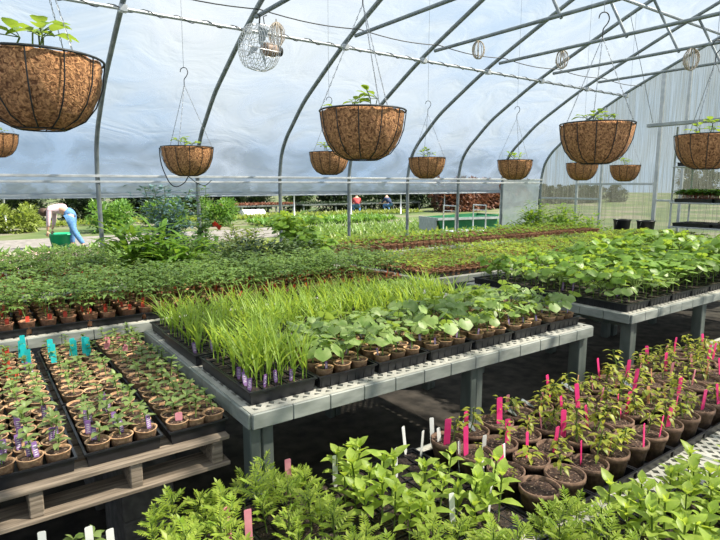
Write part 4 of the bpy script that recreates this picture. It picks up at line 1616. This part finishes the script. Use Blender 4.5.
for bi, (x, y, zc, s, lab, big) in enumerate(BASK):
    zr = zc - (.06 if bi == 0 else .035 if big else .018)
    t = thing('hanging_basket', lab, 'hanging basket', (x, y, zr), rnd(0, 1) if bi != 2 else -.5, 'coir hanging baskets', s)
    part('coir_liner', LINER, t, rz=rnd(0, 6))
    part('wire_frame', FRAME, t)
    part('soil', BSOIL, t)
    part('plant', BPL[bi % 5], t, (0, 0, 0), rnd(0, 6), scale=1.25 if bi == 0 else 1.0)
    hk = .46
    if bi in (1, 4):
        hk = .40
    for q in range(3):
        a = 2 * PI * q / 3 + .4
        mb = MB()
        L = 26
        for i in range(L):
            t0 = i / L; t1 = (i + 1.0) / L
            p0 = V((.192 * math.cos(a), .192 * math.sin(a), .006)).lerp(V((0, 0, hk)), t0)
            p1 = V((.192 * math.cos(a), .192 * math.sin(a), .006)).lerp(V((0, 0, hk)), t1)
            d = (p1 - p0)
            s1 = d.cross(V((0, 0, 1))).normalized() if i % 2 else d.cross(d.cross(V((0, 0, 1)))).normalized()
            mb.tube([p0 - d * .12, p0 + d * .5 + s1 * .0028, p1 + d * .12], .0011, 4)
            mb.tube([p0 - d * .12, p0 + d * .5 - s1 * .0028, p1 + d * .12], .0011, 4)
        mb.obj('chain', M_chain, t)
    o = part('hook', HOOK, t, (0, 0, hk - .005), rz=-R(35) - t.rotation_euler[2], label='black hook')
    zt = roof_z(y) - .02 - zr
    mb = MB(); mb.tube([(0, 0, hk + .127), (.004, .003, (hk + zt) / 2), (0, 0, zt)], .0016, 4)
    mb.obj('hanging_wire', M_chain, t)
    if bi == 2:
        mb = MB()
        mb.tube(smooth_path([(-.20, -.02, .0), (-.19, -.03, -.12), (-.14, -.04, -.25), (-.09, -.03, -.29), (-.03, -.02, -.26), (.0, -.01, -.21)], 4), .004, 5)
        mb.tube(smooth_path([(.0, -.01, -.21), (.06, -.01, -.26), (.12, 0, -.28), (.17, 0, -.24)], 4), .003, 5)
        mb.obj('dangling_chain', M_wire, t, True)
        for q in range(3):
            pass

# ------------------------------------------------------------------ shelf rack, rail and buckets at the end wall
t = thing('plant_rack', 'grey metal shelf rack at right edge before the end wall', 'shelf rack', (8.45, 3.30, 0))
for (x, y) in ((-.28, .52), (.28, .52), (-.28, -.52), (.28, -.52)):
    mb = MB(); mb.tube([(x, y, 0), (x, y, 2.4)], .014, 6)
    mb.obj('post', M_galvlight, t, True)
shz = [0.55, 1.02, 1.36, 1.86]
for z in shz:
    mb = MB()
    mb.box(-.3, -.54, z - .02, .3, .54, z)
    bevel(mb.obj('shelf', M_galvlight, t), .004)
for k, z in enumerate(shz[1:]):
    tn = ('lower', 'middle', 'top')[k]
    for q, (y0, y1) in enumerate(((-.52, -.02), (0.0, .50))):
        tray(8.45 - .27, 3.30 + y0, 8.45 + .27, 3.30 + y1, z + .0005, 'black tray on the %s shelf of the rack, %s one' % (tn, ('nearer', 'farther')[q]), .05, (6, 5), 'trays on the shelf rack')
        if k < 2:
            sp = []
            for i in range(14):
                for j in range(10):
                    if k == 0 and (q or i < 3):
                        continue
                    sp.append((8.45 - .24 + .48 * i / 13, 3.30 + y0 + .03 + .44 * j / 9, z + .045, rnd(.8, 1.3) * (.8 if k == 0 else 1.7)))
            if sp:
                mass('rack_foliage', [pl_tiny(M_shrub, .05, 6, .05) for _ in range(4)], sp, 'dense dark green seedlings in %s tray on %s rack shelf' % (('nearer', 'farther')[q], tn), 'seedlings')
mb = MB()
mb.box(-.04, -.85, -.025, .04, 1.05, .025)
t = tag(bevel(mb.obj('hanging_rail', M_cartgrey, loc=(7.9, 3.05, 2.42)), .006), 'long flat grey rail slung above the shelf rack', 'rail')
for yy in (.98, -.7):
    mb = MB(); mb.tube([(0, yy, .02), (-.7 if yy > 0 else 0, yy + .05, roof_z(3.05 + yy) - 2.50)], .004, 4)
    mb.obj('sling_wire', M_chain, t)
for (x, y, lb) in ((9.0, 4.98, 'left black bucket against the end wall'), (9.0, 4.58, 'right black bucket against the end wall')):
    mb = MB()
    mb.lathe([(.001, 0), (.11, 0), (.135, .27), (.145, .275), (.145, .29), (.128, .29), (.12, .05), (.001, .04)], 20)
    t = thing('black_bucket', lb, 'bucket', (x, y, .74))
    bd = mb.obj('bucket_body', M_black, t, True)
    mb = MB(); mb.tube([(.145 * math.cos(a), .0, .28 - .10 * math.sin(a)) if False else (.147 * math.cos(a), .05 * math.sin(a), .27 - .12 * math.sin(a)) for a in [PI * q / 10 for q in range(11)]], .003, 5)
    mb.obj('handle', M_clearcage, bd)
t = thing('potting_stand', 'plain grey stand under the two black buckets', 'table', (9.18, 4.98, 0))
mb = MB(); mb.box(-.35, -.6, .70, .15, .2, .739); bevel(mb.obj('table_top', M_leg, t), .004)
for (x, y) in ((-.2, -.56), (.12, -.56), (-.2, .16), (.12, .16)):
    mb = MB(); mb.box(x - .02, y - .02, 0, x + .02, y + .02, .70); mb.obj('leg', M_leg, t)


# ------------------------------------------------------------------ big plants near the open side
def bush(name, label, cat, loc, h, w, mat, n, L, W_, kind='ovate', stems=6, flower=None, elev=(.0, .9), low=0.12, tube_r=.006, group=None):
    t = thing(name, label, cat, loc, rnd(0, 6.28), group)
    sm = MB(); lf = MB()
    tips = []
    for s_ in range(stems):
        a = 2 * PI * s_ / stems + rnd(-.4, .4)
        top = V((math.cos(a) * w * rnd(.2, .8), math.sin(a) * w * rnd(.2, .8), h * rnd(.6, .98)))
        mid = V((top.x * .35, top.y * .35, top.z * .5))
        sm.tube([(0, 0, 0), mid, top], tube_r, 5, radii=[tube_r * 1.4, tube_r, tube_r * .4])
        tips.append((mid, top))
    for i in range(n):
        mid, top = random.choice(tips)
        u = rnd(0, 1) ** .7
        base = (V((0, 0, 0)).lerp(mid, u * 2) if u < .5 else mid.lerp(top, u * 2 - 1))
        if base.z < h * low:
            base.z = h * rnd(low, .6)
        a = rnd(0, 6.28)
        br = base + V((math.cos(a), math.sin(a), rnd(-.1, .3))) * rnd(.0, w * .45)
        if i % 2 == 0:
            sm.tube([base, br], .0022, 3)
        d = polar(a + rnd(-.6, .6), rnd(*elev))
        if kind == 'ovate':
            lf.leaf(br, d, L * rnd(.7, 1.2), W_ * rnd(.8, 1.1), 0, curve=rnd(.1, .6))
        elif kind == 'strap':
            lf.leaf(br, d, L * rnd(.7, 1.2), W_, 0, prof=[(0, .4), (.25, .9), (.6, 1), (.85, .55), (1, .03)], curve=rnd(.3, .9), fold=.3)
        elif kind == 'lobed':
            lf.lobed(br, (math.cos(a), math.sin(a)), L * .5 * rnd(.7, 1.2), 0, tilt=rnd(.2, .9), lobes=5, n=11)
    sm.obj('stems', M_stem if tube_r < .008 else M_bark, t, True)
    o = lf.obj('foliage', mat, t, True)
    if flower:
        fm, fpos = flower
        for (fx, fy, fz) in fpos:
            mb = MB()
            for q in range(9):
                mb.leaf((0, 0, 0), polar(q * .7, rnd(.1, .9)), .036, .03, 0, curve=.4)
            f_ = mb.obj('flower', fm, t, True, (fx, fy, fz))
            f_.rotation_euler = (R(60), 0, 0)
    # the tub it grows in
    mb = MB(); rr = min(.17, w * .45)
    mb.lathe([(.001, 0), (rr * .78, 0), (rr, .22), (rr + .008, .22), (rr + .008, .24), (rr - .008, .24), (rr - .012, .2), (.001, .2)], 18)
    mb.obj('tub', M_black, t, True)
    return t


SB = 0.55
t = thing('plant_stand', 'low dark stand hidden under the big leafy plants near the open side', 'table', (2.12, 5.55, 0))
mb = MB(); mb.box(-.98, -.78, SB - .05, 1.08, .80, SB - .002); bevel(mb.obj('table_top', M_leg, t), .004)
for x in (-.90, 1.0):
    for y in (-.70, .72):
        mb = MB(); mb.box(x - .03, y - .03, 0, x + .03, y + .03, SB - .05); mb.obj('leg', M_leg, t)
bush('broad_leaved_plant', 'arching yellow-green strap-leaved plant beside the first steel post', 'potted plant', (1.36, 5.55, SB), .70, .38, M_glossy, 330, .22, .05, 'strap', 9, elev=(.2, 1.1))
bush('broad_leaved_plant', 'lower green strap-leaved plant right of the yellow-green one', 'potted plant', (1.62, 5.15, SB), .56, .34, M_glossy, 300, .18, .045, 'strap', 8, elev=(.2, 1.0))
bush('eucalyptus_plant', 'tall dusty blue-leaved plant rising above the other foliage', 'potted plant', (1.78, 6.08, SB), 1.08, .40, M_blueleaf, 1000, .06, .05, 'ovate', 9, low=.3)
bush('red_flowered_plant', 'leafy plant with one bright red flower below the blue-leaved plant', 'potted plant', (1.98, 5.65, SB), .64, .30, M_shrub, 520, .07, .045, 'ovate', 8, flower=(M_redflower, [(-.14, -.18, .60), (-.10, -.2, .63)]))
bush('climbing_plant', 'narrow climbing plant wrapped round the second steel post', 'potted plant', (2.48, 6.95, 0), 1.75, .12, M_shrub, 260, .075, .05, 'ovate', 4, low=.35)
bush('dark_variegated_plant', 'dark flecked bushy plant right of the red flower', 'potted plant', (2.08, 5.12, SB), .54, .32, M_darkvar, 750, .065, .04, 'ovate', 9)
bush('dark_variegated_plant', 'middle dark flecked bush in front of the open side', 'potted plant', (2.44, 5.05, SB), .55, .32, M_darkvar, 750, .065, .04, 'ovate', 9)
bush('dark_variegated_plant', 'dark flecked bush tucked left of the big lobed plant', 'potted plant', (2.78, 5.0, SB), .50, .28, M_darkvar, 650, .065, .04, 'ovate', 8)
bush('pale_bushy_plant', 'pale yellow-green shrub behind the dark flecked bushes', 'potted plant', (2.50, 5.78, SB), .68, .40, M_yellowleaf, 700, .065, .032, 'ovate', 9)
bush('lobed_leaf_plant', 'big fresh green plant with lobed leaves left of the third post', 'potted plant', (3.02, 5.50, SB), .84, .38, M_bean, 620, .085, .1, 'lobed', 9)
bush('lobed_leaf_plant', 'lower lobed-leaf plant spilling in front of the big lobed one', 'potted plant', (3.02, 5.0, SB), .58, .26, M_bean, 320, .08, .1, 'lobed', 7)
bush('wispy_plant', 'wispy bright green plant at left before the end wall', 'potted plant', (8.9, 6.7, 0), 1.35, .45, M_bean, 1300, .13, .045, 'ovate', 12, low=.45)
bush('wispy_plant', 'wispy bright green plant right of its twin before the end wall', 'potted plant', (9.1, 6.15, 0), 1.30, .45, M_bean, 1300, .13, .045, 'ovate', 12, low=.45)
bush('wispy_plant', 'thin tall green plant between the end wall studs', 'potted plant', (9.25, 5.6, 0), 1.15, .35, M_bean, 800, .12, .04, 'ovate', 9, low=.45)

# band of pink and cream bedding plants at the far left
bench(-1.2, 6.15, 1.15, 6.95, 0.78, 'far left bench of pink and cream bedding plants beside the open side')
sp = []
PKP = []
for k in range(6):
    mb = MB()
    for q in range(14):
        mb.leaf((0, 0, .03), polar(rnd(0, 6.28), rnd(.2, 1.3)), rnd(.07, .12), .045, random.choice((0, 0, 1)), curve=.4)
    PKP.append(mb.mesh('bedding', [M_cream if k % 2 else M_pinkpetal, M_rowleaf], True))
cnt = 0
for j in range(6):
    for i in range(20):
        x = -.3 + i * .075; y = 6.22 + j * .11
        o = bpy.data.objects.new('bedding_plant', random.choice(PKP)); col.objects.link(o)
        o.location = (x, y, .79); o.rotation_euler = (0, 0, rnd(0, 6.28))
        tag(o, 'pink or cream bedding plant, %s from left in %s row at far left' % (ordn(i), ordn(j)), 'bedding plant', 'pink and cream bedding plants at far left')
for i in range(5):
    tray(-.34 + i * .3, 6.18, -.05 + i * .3, 6.86, .7805, 'shallow black tray under pink and cream plants, %s from left' % ordn(i), .02, None, 'trays of bedding plants')


# ------------------------------------------------------------------ outdoors
def field_row(name, label, x0, x1, y, w, h, mat, n, L, W_):
    mb = MB()
    for i in range(n):
        x = rnd(x0, x1); yy = y + rnd(-w, w)
        mb.leaf((x, yy, rnd(0, h * .5)), polar(rnd(0, 6.28), rnd(.5, 1.4)), L * rnd(.6, 1.3), W_, 0, prof=[(0, .2), (.5, 1), (1, .05)], curve=.3)
    o = mb.obj(name, mat)
    o['kind'] = 'stuff'
    tag(o, label, 'crop')


field_row('crop_row_foliage', 'near bright lettuce-green bed outside the open side at far left', -3, 3.2, 12.0, 1.6, .30, M_rowleaf, 5200, .24, .10)
field_row('crop_row_foliage', 'green bed outside between the second and fourth posts', 4.6, 12.5, 10.9, 1.0, .35, M_yellowleaf, 4200, .25, .10)
field_row('crop_row_foliage', 'tall grassy crop outside behind the middle posts', 8.0, 20.0, 14.6, 1.3, .22, M_rowleaf, 5200, .36, .05)
field_row('crop_row_foliage', 'mid green bed outside behind the dark bushes', 9.6, 16.0, 20.5, 1.2, .15, M_shrub, 3800, .25, .10)
field_row('crop_row_foliage', 'yellow-green bed outside in front of the dark trees', -4.0, 22.0, 25.2, 1.0, .08, M_yellowleaf, 5200, .22, .10)


def shrub_mesh(n, r, h, L, mat, name='shrub_crown', zlow=0.0):
    mb = MB()
    cl = [V((rnd(-r, r) * .75, rnd(-r, r) * .75, rnd(zlow + h * .15, h * .85))) for _ in range(14)]
    for i in range(n):
        c = random.choice(cl)
        rr = r * .45
        d = polar(rnd(0, 6.28), rnd(-1.2, 1.5))
        q = c + d * rr * rnd(.6, 1)
        q.z = max(q.z, .03)
        mb.leaf(q, (d + V((rnd(-.5, .5), rnd(-.5, .5), rnd(-.2, .6)))), L * rnd(.7, 1.3), L * .5, 0, prof=[(0, .2), (.5, 1), (1, .05)], curve=.2)
    return mb.mesh(name, mat)


TREES = [shrub_mesh(3600, 1.5, 2.1, .26, M_tree), shrub_mesh(3600, 1.6, 1.9, .28, M_tree), shrub_mesh(3000, 1.3, 1.9, .26, M_treelight)]
mb = MB(); mb.tube([(0, 0, 0), (.1, .05, 1.0), (0, 0, 2.4)], .12, 8, radii=[.16, .12, .05]); TRUNK = mb.mesh('trunk', M_bark, True)
tr = [(-9 + 2.3 * k + .12 * ((k * 7) % 5 - 2) * .4, 28.9 + ((k * 5) % 3) * .4, (0, 1, 0, 2, 1, 0, 0, 1)[k % 8]) for k in range(27)]
tr += [(62 + 1.5 * (k % 2), 26 - 5.4 * k, (0, 1, 2)[k % 3]) for k in range(12)]
for k, (x, y, q) in enumerate(tr):
    lab = ('distant tree seen hazily through the end wall, %s from the left' % ordn(k - 27)) if x > 58 else ('%s leafy tree beyond the nursery field, %s from the left' % ('light green' if q == 2 else 'dark', ordn(k)))
    t = thing('tree', lab, 'tree', (x, y, 0), rnd(0, 6), 'trees beyond the nursery field', rnd(.9, 1.05) * (1.6 if x > 58 else .72))
    part('crown', TREES[q], t)
    part('trunk', TRUNK, t, scale=.8)
BR = shrub_mesh(2600, 1.8, 2.3, .34, M_brownleaf)
for k, (x, y) in enumerate(((24.4, 24.5), (27.6, 25.5), (30.9, 26.6), (34.2, 27.6))):
    t = thing('copper_bush', 'copper-brown bush outside behind the cart, %s from left' % ordn(k), 'bush', (x, y, 0), rnd(0, 6), 'copper-brown bushes', .8)
    part('crown', BR, t)
    part('trunk', TRUNK, t, scale=.6)
GB = [shrub_mesh(1800, .8, .72, .15, M_yellowleaf), shrub_mesh(1800, .85, .8, .15, M_shrub)]
for k, (x, y, q, lb) in enumerate(((1.25, 22.4, 0, 'yellow-green rounded shrub outside left of the bending person'), (4.0, 20.9, 1, 'green shrub outside just right of the bending person'), (6.15, 21.6, 1, 'green shrub outside behind the first post'),
                                   (8.3, 21.6, 1, 'green shrub outside behind the blue-leaved plant'), (-1.1, 22.6, 1, 'green shrub outside at far left edge'))):
    t = thing('garden_shrub', lb, 'shrub', (x, y, 0), rnd(0, 6))
    part('foliage', GB[q], t)
# posts of an outdoor frame
for k, x in enumerate((1.2, 4.6, 13.2, 16.6, 20.0, 23.4)):
    mb = MB(); mb.tube([(0, 0, 0), (0, 0, 1.5)], .035, 6)
    tag(mb.obj('outdoor_post', M_galvlight, loc=(x, 24.0, 0), smooth=True), 'thin pale outdoor post in the nursery field, %s from left' % ordn(k), 'post', 'outdoor posts')
# outdoor benches with reddish trays
for (x0, x1, y, lb) in ((10.4, 14.6, 27, 'long outdoor bench of reddish plants behind the big lobed plant'), (15.0, 23.6, 26.9, 'long outdoor bench where two people work')):
    t = thing('outdoor_bench', lb, 'bench', ((x0 + x1) / 2, y, 0))
    a = (x1 - x0) / 2
    mb = MB(); mb.box(-a, -.6, .48, a, .6, .55); mb.obj('bench_top', M_leg, t)
    for i in range(5):
        x = -a + .1 + (2 * a - .2) * i / 4
        for y_ in (-.5, .5):
            mb = MB(); mb.box(x - .04, y_ - .04, 0, x + .04, y_ + .04, .48); mb.obj('leg', M_leg, t)
    mb = MB()
    for i in range(1500):
        mb.leaf((rnd(x0, x1), y + rnd(-.55, .55), .56), polar(rnd(0, 6.28), rnd(.2, 1.3)), rnd(.1, .2), .08, 0, prof=[(0, .2), (.5, 1), (1, .05)])
    o = mb.obj('bench_foliage', M_brownleaf if x0 < 12 else M_tree); o['kind'] = 'stuff'
    tag(o, 'low %s plants covering the %s outdoor bench' % (('reddish', 'left') if x0 < 12 else ('dark', 'right')), 'plants')

# green-sided trailer and metal cart outside
t = thing('utility_trailer', 'dark green and grey trailer box outside before the last posts', 'trailer', (12.25, 11.95, -.02), R(-14), None, .68)
mb = MB()
x0, x1, y0, y1 = -1.5, 1.5, -.75, .75
mb.add([(x0 + .25, y0, .35), (x1, y0, .35), (x1, y1, .35), (x0 + .25, y1, .35), (x0, y0 - .08, .95), (x1 + .05, y0 - .08, 1.08), (x1 + .05, y1 + .08, 1.08), (x0, y1 + .08, .95)],
       [(3, 2, 1, 0), (0, 1, 5, 4), (1, 2, 6, 5), (2, 3, 7, 6), (3, 0, 4, 7)])
o = mb.obj('trailer_box', M_cartgreen, t); md = o.modifiers.new('s', 'SOLIDIFY'); md.thickness = .05
mb = MB(); mb.box(x0 - .04, y0 - .14, .90, x1 + .08, y0 - .09, 1.0); mb.box(x0 - .06, y0 - .1, .88, x0 - .01, y1 + .1, 1.0)
mb.obj('rim_rail', M_cartgrey, t)
mb = MB(); mb.box(x0 - .09, y0 - .02, .42, x0 - .03, y1, .9); mb.obj('tailgate', M_cartgrey, o)
for (x, y) in ((-.6, y0 - .12), (.7, y0 - .12), (-.6, y1 + .12), (.7, y1 + .12)):
    mb = MB(); mb.lathe([(.001, -.06), (.24, -.06), (.27, -.03), (.27, .03), (.24, .06), (.001, .06)], 20)
    o = mb.obj('wheel', M_rubber, t, True, (x, y, .28)); o.rotation_euler = (R(90), 0, 0)
t = thing('metal_cart', 'pale tubular metal cart standing before the green trailer', 'cart', (10.95, 10.45, 0), R(-6), None, .84)
for (x, y) in ((-.62, -.3), (.62, -.3), (-.62, .3), (.62, .3)):
    mb = MB(); mb.tube([(x, y, .1), (x, y, 1.26)], .022, 6); bd = mb.obj('post', M_galvlight, t, True)
    mb = MB(); mb.lathe([(.001, -.02), (.07, -.02), (.08, 0), (.07, .02), (.001, .02)], 14); o = mb.obj('wheel', M_rubber, bd, True, (x, y, .085)); o.rotation_euler = (R(90), 0, 0)
for x in (-.62, .62):
    mb = MB(); mb.tube([(x, -.3, 1.26), (x, .3, 1.26)], .022, 6); mb.tube([(x, -.3, 1.1), (x, .3, 1.1)], .016, 6); mb.obj('hand_rail', M_galvlight, t, True)
mb = MB(); mb.box(-.66, -.34, .42, .66, .34, .46); bevel(mb.obj('deck', M_galvlight, t), .004)
# white low tunnel far out
t = thing('row_cover_tunnel', 'low white covered tunnel far out in the field', 'tunnel', (11.9, 26.0, 0), 0, None, .45)
mb = MB(); 
for k in range(9):
    pass
vs, fs = [], []
for i in range(9):
    for k in range(9):
        a = PI * k / 8
        vs.append((-1.3 + 2.6 * i / 8, math.cos(a) * .8, math.sin(a) * (.85 - .03 * (i % 2))))
for i in range(8):
    for k in range(8):
        a = i * 9 + k
        fs.append((a, a + 1, a + 10, a + 9))
mb.add(vs, fs); mb.add([vs[k] for k in range(9)], [tuple(range(9))]); mb.add([vs[72 + k] for k in range(9)], [tuple(range(9))])
mb.obj('cover', M_hat, t, True)


# ------------------------------------------------------------------ people
def skinned(name, verts, edges, radii, mat, parent, sub=2, root=0):
    me = bpy.data.meshes.new(name)
    me.from_pydata([tuple(v) for v in verts], edges, [])
    me.materials.append(mat)
    o = bpy.data.objects.new(name, me)
    col.objects.link(o)
    o.parent = parent
    md = o.modifiers.new('skin', 'SKIN')
    md.use_smooth_shade = True
    for i, r in enumerate(radii):
        rr = r if isinstance(r, tuple) else (r, r)
        me.skin_vertices[0].data[i].radius = rr
        me.skin_vertices[0].data[i].use_root = (i == root)
    s = o.modifiers.new('sub', 'SUBSURF'); s.levels = sub; s.render_levels = sub
    return o


def head_parts(t, body_top, fwd, hair_mat=None, hat=None):
    """face features and hair set onto the head at body_top; fwd = way the face looks"""
    c = V(body_top)
    fwd = V(fwd).normalized()
    upv = V((0, 0, 1)) - fwd * fwd.z
    upv = upv.normalized() if upv.length > .1 else V((1, 0, 0))
    sd = fwd.cross(upv).normalized()
    mb = MB()
    for s_ in (-1, 1):
        mb.lathe([(.001, -.008), (.009, 0), (.001, .008)], 8, 0, tuple(c + fwd * .088 + sd * s_ * .032 + upv * .01))
    mb.obj('eyes', M_rubber, t)
    mb = MB(); vs, fs = [], []
    n, m_ = 14, 8
    for i in range(m_ + 1):
        for k in range(n):
            a = 2 * PI * k / n; b = PI * i / m_
            r = .108
            d = sd * (math.cos(a) * math.sin(b)) * .95 + upv * math.cos(b) * 1.1 - fwd * (math.sin(a) * math.sin(b))
            q = c + d * r + upv * .012 - fwd * .018
            vs.append(q)
    for i in range(m_):
        for k in range(n):
            fs.append((i * n + k, i * n + (k + 1) % n, (i + 1) * n + (k + 1) % n, (i + 1) * n + k))
    mb.add(vs, fs)
    mb.obj('hair', hair_mat or M_hair, t, True)
    if hat:
        mb = MB()
        mb.lathe([(.20, .0), (.19, .015), (.118, .02), (.112, .10), (.08, .13), (.001, .135)], 20)
        o = mb.obj('sun_hat', hat, t, True)
        o.location = c + upv * .03
        o.rotation_euler = upv.to_track_quat('Z', 'Y').to_euler()


def hand(t, wrist, d, mat=M_skin):
    wrist = V(wrist); d = V(d).normalized()
    sd = d.cross(V((0, 1, 0.1))).normalized()
    verts = [wrist, wrist + d * .05, ]
    edges = [(0, 1)]
    rad = [.024, (.036, .016)]
    for i, (off, L) in enumerate(((-.028, .060), (-.010, .072), (.010, .066), (.028, .05))):
        b = len(verts)
        n = d.cross(sd)
        verts += [wrist + d * .08 + sd * off, wrist + d * (.08 + L * .55) + sd * off + n * .006, wrist + d * (.08 + L) + sd * off + n * .018]
        edges += [(1, b), (b, b + 1), (b + 1, b + 2)]
        rad += [.010, .009, .007]
    b = len(verts)
    verts += [wrist + d * .03 - sd * .035, wrist + d * .07 - sd * .055]
    edges += [(1, b), (b, b + 1)]
    rad += [.012, .009]
    return skinned('hand', verts, edges, rad, mat, t, 1)


def bending_person(loc, rz):
    # local +x = the way the person faces; bent at the hips, arms down into a tub
    t = thing('person', 'person in pink top and blue jeans bending over a green tub outside', 'person', loc, rz)
    hip = V((0, 0, .92)); ch = V((.38, 0, 1.05)); nk = V((.50, 0, 1.0)); hd = V((.60, 0, .93))
    J = [hip, V((.18, 0, 1.02)), ch, nk, hd, V((.66, 0, .88))]
    ed = [(0, 1), (1, 2), (2, 3), (3, 4), (4, 5)]
    rad = [(.13, .15), (.11, .135), (.12, .15), .05, (.085, .08), .07]
    for s_ in (-1, 1):
        b = len(J)
        J += [V((.42, .19 * s_, .99)), V((.45, .21 * s_, .72)), V((.50, .16 * s_, .48))]
        ed += [(2, b), (b, b + 1), (b + 1, b + 2)]
        rad += [.055, .042, .03]
        b = len(J)
        kx, fx = (.0, .05) if s_ < 0 else (-.10, -.32)
        J += [V((-.02, .10 * s_, .86)), V((kx, .14 * s_, .48)), V((fx, .16 * s_, .09)), V((fx + .14, .17 * s_, .04))]
        ed += [(0, b), (b, b + 1), (b + 1, b + 2), (b + 2, b + 3)]
        rad += [.095, .065, .045, .04]
    skinned('body', J, ed, rad, M_skin, t)
    hand(t, (.50, -.16, .47), (.15, 0, -1)); hand(t, (.50, .16, .47), (.15, 0, -1))
    # shirt
    J2 = [V((.08, 0, .98)), V((.20, 0, 1.03)), ch, V((.46, 0, 1.02))]
    e2 = [(0, 1), (1, 2), (2, 3)]; r2 = [(.145, .165), (.13, .155), (.14, .17), (.09, .1)]
    for s_ in (-1, 1):
        b = len(J2)
        J2 += [V((.42, .19 * s_, .99)), V((.45, .21 * s_, .72)), V((.475, .185 * s_, .58))]
        e2 += [(2, b), (b, b + 1), (b + 1, b + 2)]; r2 += [.066, .052, .045]
    skinned('shirt', J2, e2, r2, M_shirtpink, t)
    J3 = [V((.0, 0, .94)), V((.10, 0, .985))]
    e3 = [(0, 1)]; r3 = [(.15, .17), (.14, .16)]
    for s_ in (-1, 1):
        b = len(J3)
        kx, fx = (.0, .05) if s_ < 0 else (-.10, -.32)
        J3 += [V((-.02, .10 * s_, .84)), V((kx, .14 * s_, .48)), V((fx, .16 * s_, .12))]
        e3 += [(0, b), (b, b + 1), (b + 1, b + 2)]; r3 += [.115, .08, .062]
    skinned('jeans', J3, e3, r3, M_jeans, t)
    for s_ in (-1, 1):
        fx = .05 if s_ < 0 else -.32
        skinned('shoe', [V((fx - .03, .16 * s_, .045)), V((fx + .08, .165 * s_, .04)), V((fx + .17, .17 * s_, .035))], [(0, 1), (1, 2)], [.05, .048, .04], M_boots, t, 1)
    head_parts(t, (.61, 0, .92), (.35, 0, -1))
    return t


bending_person((2.18, 15.75, -.02), R(180 - 25))
t = thing('plastic_tub', 'round green plastic tub on the gravel beneath the bending person', 'tub', (2.02, 16.15, -.01), 0, None, .8)
mb = MB(); mb.lathe([(.001, 0), (.32, 0), (.40, .42), (.43, .42), (.43, .46), (.385, .46), (.31, .05), (.001, .04)], 28)
bd = mb.obj('tub_body', M_tub, t, True)
for s_ in (-1, 1):
    mb = MB(); mb.tube([(s_ * .42, -.08, .40), (s_ * .50, -.05, .46), (s_ * .50, .05, .46), (s_ * .42, .08, .40)], .014, 6); mb.obj('handle', M_tub, bd, True)


def crouching_person(loc, rz, shirt, lab, hat):
    t = thing('person', lab, 'person', loc, rz)
    hip = V((-.15, 0, .42)); ch = V((.10, 0, .82)); nk = V((.17, 0, .97)); hd = V((.21, 0, 1.08))
    J = [hip, V((-.05, 0, .6)), ch, nk, hd, V((.23, 0, 1.15))]
    ed = [(0, 1), (1, 2), (2, 3), (3, 4), (4, 5)]
    rad = [(.14, .16), (.12, .14), (.12, .16), .05, (.085, .09), .07]
    for s_ in (-1, 1):
        b = len(J)
        J += [V((.12, .19 * s_, .84)), V((.28, .22 * s_, .62)), V((.50, .14 * s_, .60))]
        ed += [(2, b), (b, b + 1), (b + 1, b + 2)]; rad += [.055, .042, .03]
        b = len(J)
        J += [V((-.05, .12 * s_, .42)), V((.26, .17 * s_, .46)), V((.06, .17 * s_, .09)), V((.2, .17 * s_, .04))]
        ed += [(0, b), (b, b + 1), (b + 1, b + 2), (b + 2, b + 3)]; rad += [.09, .065, .045, .04]
    skinned('body', J, ed, rad, M_skin, t)
    hand(t, (.5, -.14, .6), (1, 0, -.4)); hand(t, (.5, .14, .6), (1, 0, -.4))
    J2 = [V((-.12, 0, .5)), V((-.04, 0, .62)), ch, V((.15, 0, .93))]
    e2 = [(0, 1), (1, 2), (2, 3)]; r2 = [(.16, .18), (.14, .16), (.145, .18), (.07, .08)]
    for s_ in (-1, 1):
        b = len(J2)
        J2 += [V((.12, .19 * s_, .84)), V((.28, .22 * s_, .62)), V((.40, .17 * s_, .61))]
        e2 += [(2, b), (b, b + 1), (b + 1, b + 2)]; r2 += [.068, .055, .045]
    skinned('shirt', J2, e2, r2, shirt, t)
    J3 = [V((-.15, 0, .44)), V((-.12, 0, .5))]; e3 = [(0, 1)]; r3 = [(.16, .18), (.15, .17)]
    for s_ in (-1, 1):
        b = len(J3)
        J3 += [V((-.05, .12 * s_, .43)), V((.26, .17 * s_, .46)), V((.07, .17 * s_, .13))]
        e3 += [(0, b), (b, b + 1), (b + 1, b + 2)]; r3 += [.105, .08, .06]
    skinned('trousers', J3, e3, r3, M_jeans, t)
    for s_ in (-1, 1):
        skinned('shoe', [V((.03, .17 * s_, .045)), V((.14, .17 * s_, .04)), V((.24, .17 * s_, .035))], [(0, 1), (1, 2)], [.05, .048, .04], M_boots, t, 1)
    head_parts(t, (.22, 0, 1.10), (1, 0, -.35), None, hat)


crouching_person((18.1, 25.6, -.02), R(60), M_redshirt, 'person in red shirt and pale hat crouching at the outdoor bench', M_hat)
crouching_person((20.4, 25.6, -.02), R(100), M_navy, 'person in navy shirt and white hat crouching right of the red-shirted one', M_hat)
